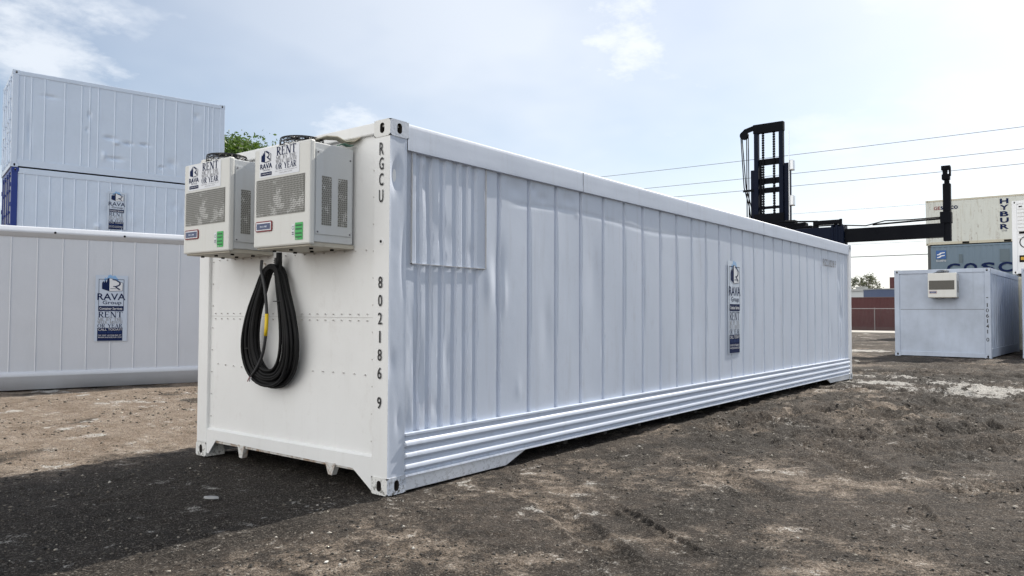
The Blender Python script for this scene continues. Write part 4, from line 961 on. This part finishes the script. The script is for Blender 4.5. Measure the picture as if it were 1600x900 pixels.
# ------------------------------------------------------------------ trees
def leafmat(name, a, b):
    def f(t, bs):
        gi = N(t, 'ShaderNodeNewGeometry'); t.links.new(ramp(t, gi.outputs['Random Per Island'], [(0, a), (1, b)]), bs.inputs['Base Color'])
        tr = N(t, 'ShaderNodeBsdfTranslucent'); tr.inputs[0].default_value = (b[0]*1.1, b[1]*1.1, b[2]*.7, 1); mx = N(t, 'ShaderNodeMixShader'); mx.inputs[0].default_value = .35
        o_ = t.nodes['Material Output']; t.links.new(bs.outputs[0], mx.inputs[1]); t.links.new(tr.outputs[0], mx.inputs[2]); t.links.new(mx.outputs[0], o_.inputs[0])
    return mat(name, a, .5, build=f)
BARK = mat('bark', (.09, .07, .05), .9)
def tree(name, label, loc, height, cr, ch, nclump, nleaf, ls, lm, seed, zc=None):
    r = thing(name, label, 'tree', loc); rr = random.Random(seed); zc = zc or height-ch
    tr = MB(); tr.tube([(0, 0, -.1), (.1, .05, zc*.4), (0, .1, zc*.8), (.1, 0, zc)], [cr*.085, cr*.075, cr*.06, cr*.045], 10)
    cl = []
    for i in range(nclump):
        a = rr.uniform(0, 6.283); q = rr.uniform(.25, 1)**.6; ph = rr.uniform(-.65, 1); rad_ = cr*q*math.sqrt(max(.12, 1-ph*ph*.85))
        c_ = Vector((rad_*math.cos(a), rad_*math.sin(a), zc+ch*.5*(ph)+ch*.35)); cl.append(c_)
        m_ = Vector((c_.x*.4, c_.y*.4, zc+(c_.z-zc)*.55)); tr.tube([(0, 0, zc*.85), m_, c_], [cr*.03, cr*.016, cr*.006], 5)
    tr.build('trunk', BARK, r, smooth=True)
    n = nclump*nleaf; cc = np.array([list(c_) for c_ in cl]); idx = np.repeat(np.arange(nclump), nleaf); g_ = np.random.default_rng(seed)
    cs = cr*(.08+.10*g_.random(nclump))
    P = cc[idx]+g_.normal(size=(n, 3))*cs[idx][:, None]*np.array([1, 1, .75])
    d1 = g_.normal(size=(n, 3)); d1 /= np.linalg.norm(d1, axis=1)[:, None]; d2 = np.cross(d1, g_.normal(size=(n, 3))); d2 /= np.linalg.norm(d2, axis=1)[:, None]
    s_ = ls*(.6+.8*g_.random(n))[:, None]
    V = np.stack([P-d1*s_, P+d2*s_*.42, P+d1*s_, P-d2*s_*.42], 1).reshape(-1, 3); F = np.arange(4*n).reshape(-1, 4)
    me = bpy.data.meshes.new('crown'); me.from_pydata(V.tolist(), [], F.tolist()); me.materials.append(lm); o = bpy.data.objects.new('crown', me); C.objects.link(o); o.parent = r
    return r
LG = leafmat('bright_leaves', (.028, .062, .010), (.085, .15, .025)); LD = leafmat('grey_leaves', (.05, .06, .045), (.11, .12, .09))
tree('leafy_tree', 'bright green leafy tree rising behind the left stack above the coolers', (14.0, 25.4, 0), 8.6, 2.7, 3.2, 130, 460, .085, LG, 3, zc=5.4)
tree('distant_tree', 'sparse grey-green tree above the white building', (121, 24.6, 0), 7.6, 2.3, 3.4, 34, 60, .16, LD, 5, zc=4.2)
tree('distant_tree', 'small pointed treetop at the left of the gap above the white building', (125, 32.3, 0), 6.6, .5, 2.0, 12, 40, .13, LD, 8, zc=4.4)

# ------------------------------------------------------------------ container handler
for m_ in (MACH, MACHB): m_.node_tree.nodes['Principled BSDF'].inputs['Specular IOR Level'].default_value = .12
def handler():
    r = thing('container_handler', 'dark navy container handler with tall mast and wide spreader, behind the long white container', 'container handler', (25.4, 6.2, 0))
    # local: mast plane x=0, y to the left
    ms = MB(); ms.box((-.10, .40, 1.0), (.10, .56, 8.55)); ms.box((-.10, -.56, 1.0), (.10, -.40, 8.55))
    mast = ms.build('mast', MACH, r, bevel=.015)
    o_ = MB(); o_.box((-.02, .57, .8), (.28, .72, 6.85)); o_.box((-.02, -.76, .8), (.28, -.57, 7.0)); o_.build('outer_rail', MACH, mast, bevel=.015)
    for z0, z1 in ((8.25, 8.60), (7.0, 7.24), (6.27, 6.50), (5.92, 6.12), (5.30, 5.40), (4.75, 5.1)):
        w_ = .58 if z0 > 8 or z0 < 5 else .41
        MB().box((.0 if w_ < .5 else -.12, -w_, z0), (.09, w_, z1)).build('crossbar', MACHB, mast, bevel=.01)
    for yy in (.22, -.2):
        c_ = MB(); z = 4.6
        while z < 8.4: c_.box((-.05, yy-.045, z), (.0, yy+.045, z+.07)); c_.box((-.04, yy-.02, z+.065), (-.01, yy+.02, z+.10)); z += .095
        c_.build('lift_chain', MACHB, mast)
    for yy in (.34,): MB().cyl((.02, yy, 1), (.02, yy, 7.2), .05, 10).build('lift_ram', MACHB, mast)
    for z in (6.9, 5.55): MB().box((-.02, -.92, z-.2), (.22, -.77, z+.2)).build('guide_pad', STEEL, mast, bevel=.03)
    MB().box((-.07, -.785, 1.2), (-.03, -.765, 8.2)).build('chrome_strip', STEEL, mast)
    k = MB(); k.poly([(-.05, .56, 8.60), (-.05, .95, 8.50), (-.05, 1.08, 8.38), (-.05, 1.08, 8.28), (-.05, .9, 8.34), (-.05, .56, 8.42)], (.1, 0, 0)); k.cyl((-.08, .97, 8.26), (.08, .97, 8.26), .16, 16)
    k.build('hose_sheave', MACHB, mast)
    k = MB()
    for i, (a, b) in enumerate(((1.10, .97), (1.06, .90), (.88, .88), (.82, .80))): k.tube([(0.02*i-.03, a, 8.25), (.02*i-.03, b+.01, 6.2), (.02*i-.03, b-.06-.14*(i < 2), 5.4), (.02*i-.03, .68, 4.6)] if i < 2 else [(.02*i-.03, a, 8.25), (.02*i-.03, b, 4.4)], .022, 6)
    k.build('hose', RUBBER, mast, smooth=True)
    MB().box((-.05, .55, 6.02), (.0, 1.02, 6.10)).build('hose_bracket', MACHB, mast)
    # carriage and spreader, local y: right = negative
    k = MB(); k.box((-.45, -1.1, 3.9), (-.10, 1.1, 4.75)); k.box((-.5, -1.5, 4.4), (-.15, .9, 4.62)); k.box((-.6, -1.75, 4.35), (-.2, -1.2, 4.48)); k.build('carriage', MACHB, r, bevel=.02)
    sp = MB(); sp.box((-.95, -2.93, 3.72), (-.40, 2.93, 4.34))
    for q in (-2.88, -2.7, -2.55): sp.box((-.98, q-.04, 3.68), (-.37, q+.04, 4.40))
    spr = sp.build('spreader_beam', MACH, r, bevel=.02)
    k = MB(); k.box((-.8, -2.0, 4.34), (-.6, -1.85, 4.62)); k.cyl((-.7, -1.93, 4.60), (-.7, -.6, 4.68), .03, 8); k.box((-.85, -2.8, 4.46), (-.6, -1.9, 4.60)); k.box((-.75, -2.85, 4.40), (-.7, -1.0, 4.44)); k.cyl((-.8, -2.8, 4.3), (-.8, -2.8, 4.62), .05, 8); k.cyl((-.7, -2.6, 4.3), (-.7, -2.6, 4.55), .05, 8)
    k.build('hydraulic_block', MACHB, spr)
    for sg in (-1, 1):
        b = MB(); b.box((-.85, sg*2.94, 3.79), (-.5, sg*6.02, 4.25)); bm_ = b.build('telescopic_arm', MACHB, r, bevel=.02)
        MB().tube([(-.7, sg*2.6, 4.42), (-.7, sg*3.6, 4.33), (-.7, sg*4.2, 4.46), (-.7, sg*5.0, 4.44), (-.7, sg*5.97, 4.46)], .022, 6).build('hose', RUBBER, bm_, smooth=True)
        MB().cyl((-.62, sg*3.8, 4.36), (-.62, sg*5.97, 4.42), .03, 8).build('ram', MACHB, bm_)
        e = MB(); e.box((-.80, sg*5.97, 3.66), (-.55, sg*6.19, 5.55)); e.box((-.86, sg*5.89, 4.25), (-.5, sg*6.21, 4.62)); ep = e.build('end_post', MACHB, r, bevel=.02)
        e = MB(); e.box((-.74, sg*6.01, 5.55), (-.6, sg*6.15, 5.70)); e.box((-.82, sg*5.95, 5.68), (-.55, sg*6.17, 5.85)); e.box((-.76, sg*5.97, 5.85), (-.6, sg*6.10, 6.02)); e.box((-.78, sg*5.93, 6.0), (-.58, sg*6.19, 6.14)); e.box((-.76, sg*6.15, 5.8), (-.6, sg*6.20, 6.1))
        e.build('gripper_head', MACHB, ep, bevel=.01)
    # vehicle body (behind the mast, hidden from the front by the long container)
    ch = MB(); ch.box((.35, -1.15, .7), (4.9, 1.15, 1.45)).build('chassis', YELM, r, bevel=.05)
    cb = MB(); cb.poly([(1.5, -.75, 1.46), (1.7, -.75, 3.0), (3.0, -.75, 3.0), (3.1, -.75, 1.46)], (0, 1.5, 0)); cbo = cb.build('cab', YELM, r, bevel=.04)
    MB().box((1.8, -.77, 1.9), (2.9, .77, 2.75)).build('window', GLASS, cbo); MB().box((1.52, -.6, 2.0), (3.1, .6, 2.8)).build('window', GLASS, cbo)
    MB().box((3.3, -1.1, 1.46), (4.9, 1.1, 2.3)).build('counterweight', YELM, r, bevel=.12)
    for x_ in (.9, 4.1):
        for sg in (-1, 1):
            t_ = MB(); pts = []
            t_.tube([(x_, sg*1.20, .62), (x_, sg*1.24, .62), (x_, sg*1.60, .62), (x_, sg*1.64, .62)], [.55, .65, .65, .55], 24); wv = t_.build('wheel', TYRE, r, autosmooth=40)
            MB().cyl((x_, sg*1.62, .62), (x_, sg*1.66, .62), .32, 20).build('rim', YELM, wv)
handler()

# ------------------------------------------------------------------ overhead wires
WM = mat('wire_grey', (.10, .10, .11), .6)
PW = mat('pole_wood', (.16, .12, .09), .9)
for j, (yy, lb) in enumerate(((46.0, 'wooden utility pole at the far left end of the wires'), (-34.0, 'wooden utility pole at the near right end of the wires'))):
    p = thing('utility_pole', lb, 'utility pole', (51.4, yy, 0)); MB().tube([(0, 0, -.2), (0, 0, 13.4)], [.17, .11], 10).build('pole', PW, p)
    MB().box((-.06, -.1, 11.9), (.06, .1, 12.1)).build('crossarm', PW, p)
for k_, (z, lab) in enumerate(((13.1, 'topmost thin overhead wire'), (11.75, 'second overhead wire from the top'), (10.85, 'third overhead wire from the top'), (8.85, 'faint overhead wire crossing just above the HYBUR container'), (6.2, 'faint overhead wire just below the spreader arm'), (5.35, 'lowest and thickest overhead wire, below the spreader arm'))):
    pts = [(51.4, 46-80*t, z-(.45 if k_ < 4 else .2)*(4*t*(1-t))) for t in np.linspace(0, 1, 41)]
    tag(MB().tube(pts, (.017, .017, .017, .009, .008, .028)[k_], 6).build('overhead_wire', WM, None, smooth=True), lab, 'wire', 'wires above the yard')

# ------------------------------------------------------------------ litter on the ground
def gz(x, y): return float(ground_h(np.array([x]), np.array([y]))[0])
def chip(name, label, x, y, ln, wd, ang, m, cat, th=.012):
    z = gz(x, y)+.004; c_, s_ = math.cos(ang), math.sin(ang); k = MB()
    pts = [(-ln, 0), (-ln*.4, -wd), (ln*.5, -wd*.8), (ln, -wd*.1), (ln*.6, wd*.8), (-ln*.3, wd)]
    k.poly([(x+a*c_-b*s_, y+a*s_+b*c_, z) for a, b in pts], (.003, .002, th)); return tag(k.build(name, m, None, bevel=.002), label, cat)
STN = paint('pale_stone', (.32, .32, .32), .8, .2); WOOD = mat('dark_wood', (.03, .024, .02), .9)
chip('stone_flake', 'pale flat stone flake in the shadow in front of the white container end', -.78, .86, .055, .02, rad(-60), STN, 'stone', .014)
chip('concrete_strip', 'long pale flat fragment in the shadow at far left', -1.76, 2.38, .13, .018, rad(-52), STN, 'stone', .010)
chip('stick', 'short dark stick lying on the sunlit dirt at lower right', 1.75, -4.35, .07, .006, rad(-50), WOOD, 'stick', .008)
chip('stick', 'dark splinter of wood near the right edge of the foreground', 2.95, -4.6, .11, .012, rad(-30), WOOD, 'stick', .012)
chip('stone_flake', 'small whitish stone flake on sunlit dirt below the numbered corner', -1.1, -.75, .015, .008, rad(10), mat('white_stone', (.6, .58, .54), .8), 'stone', .006)
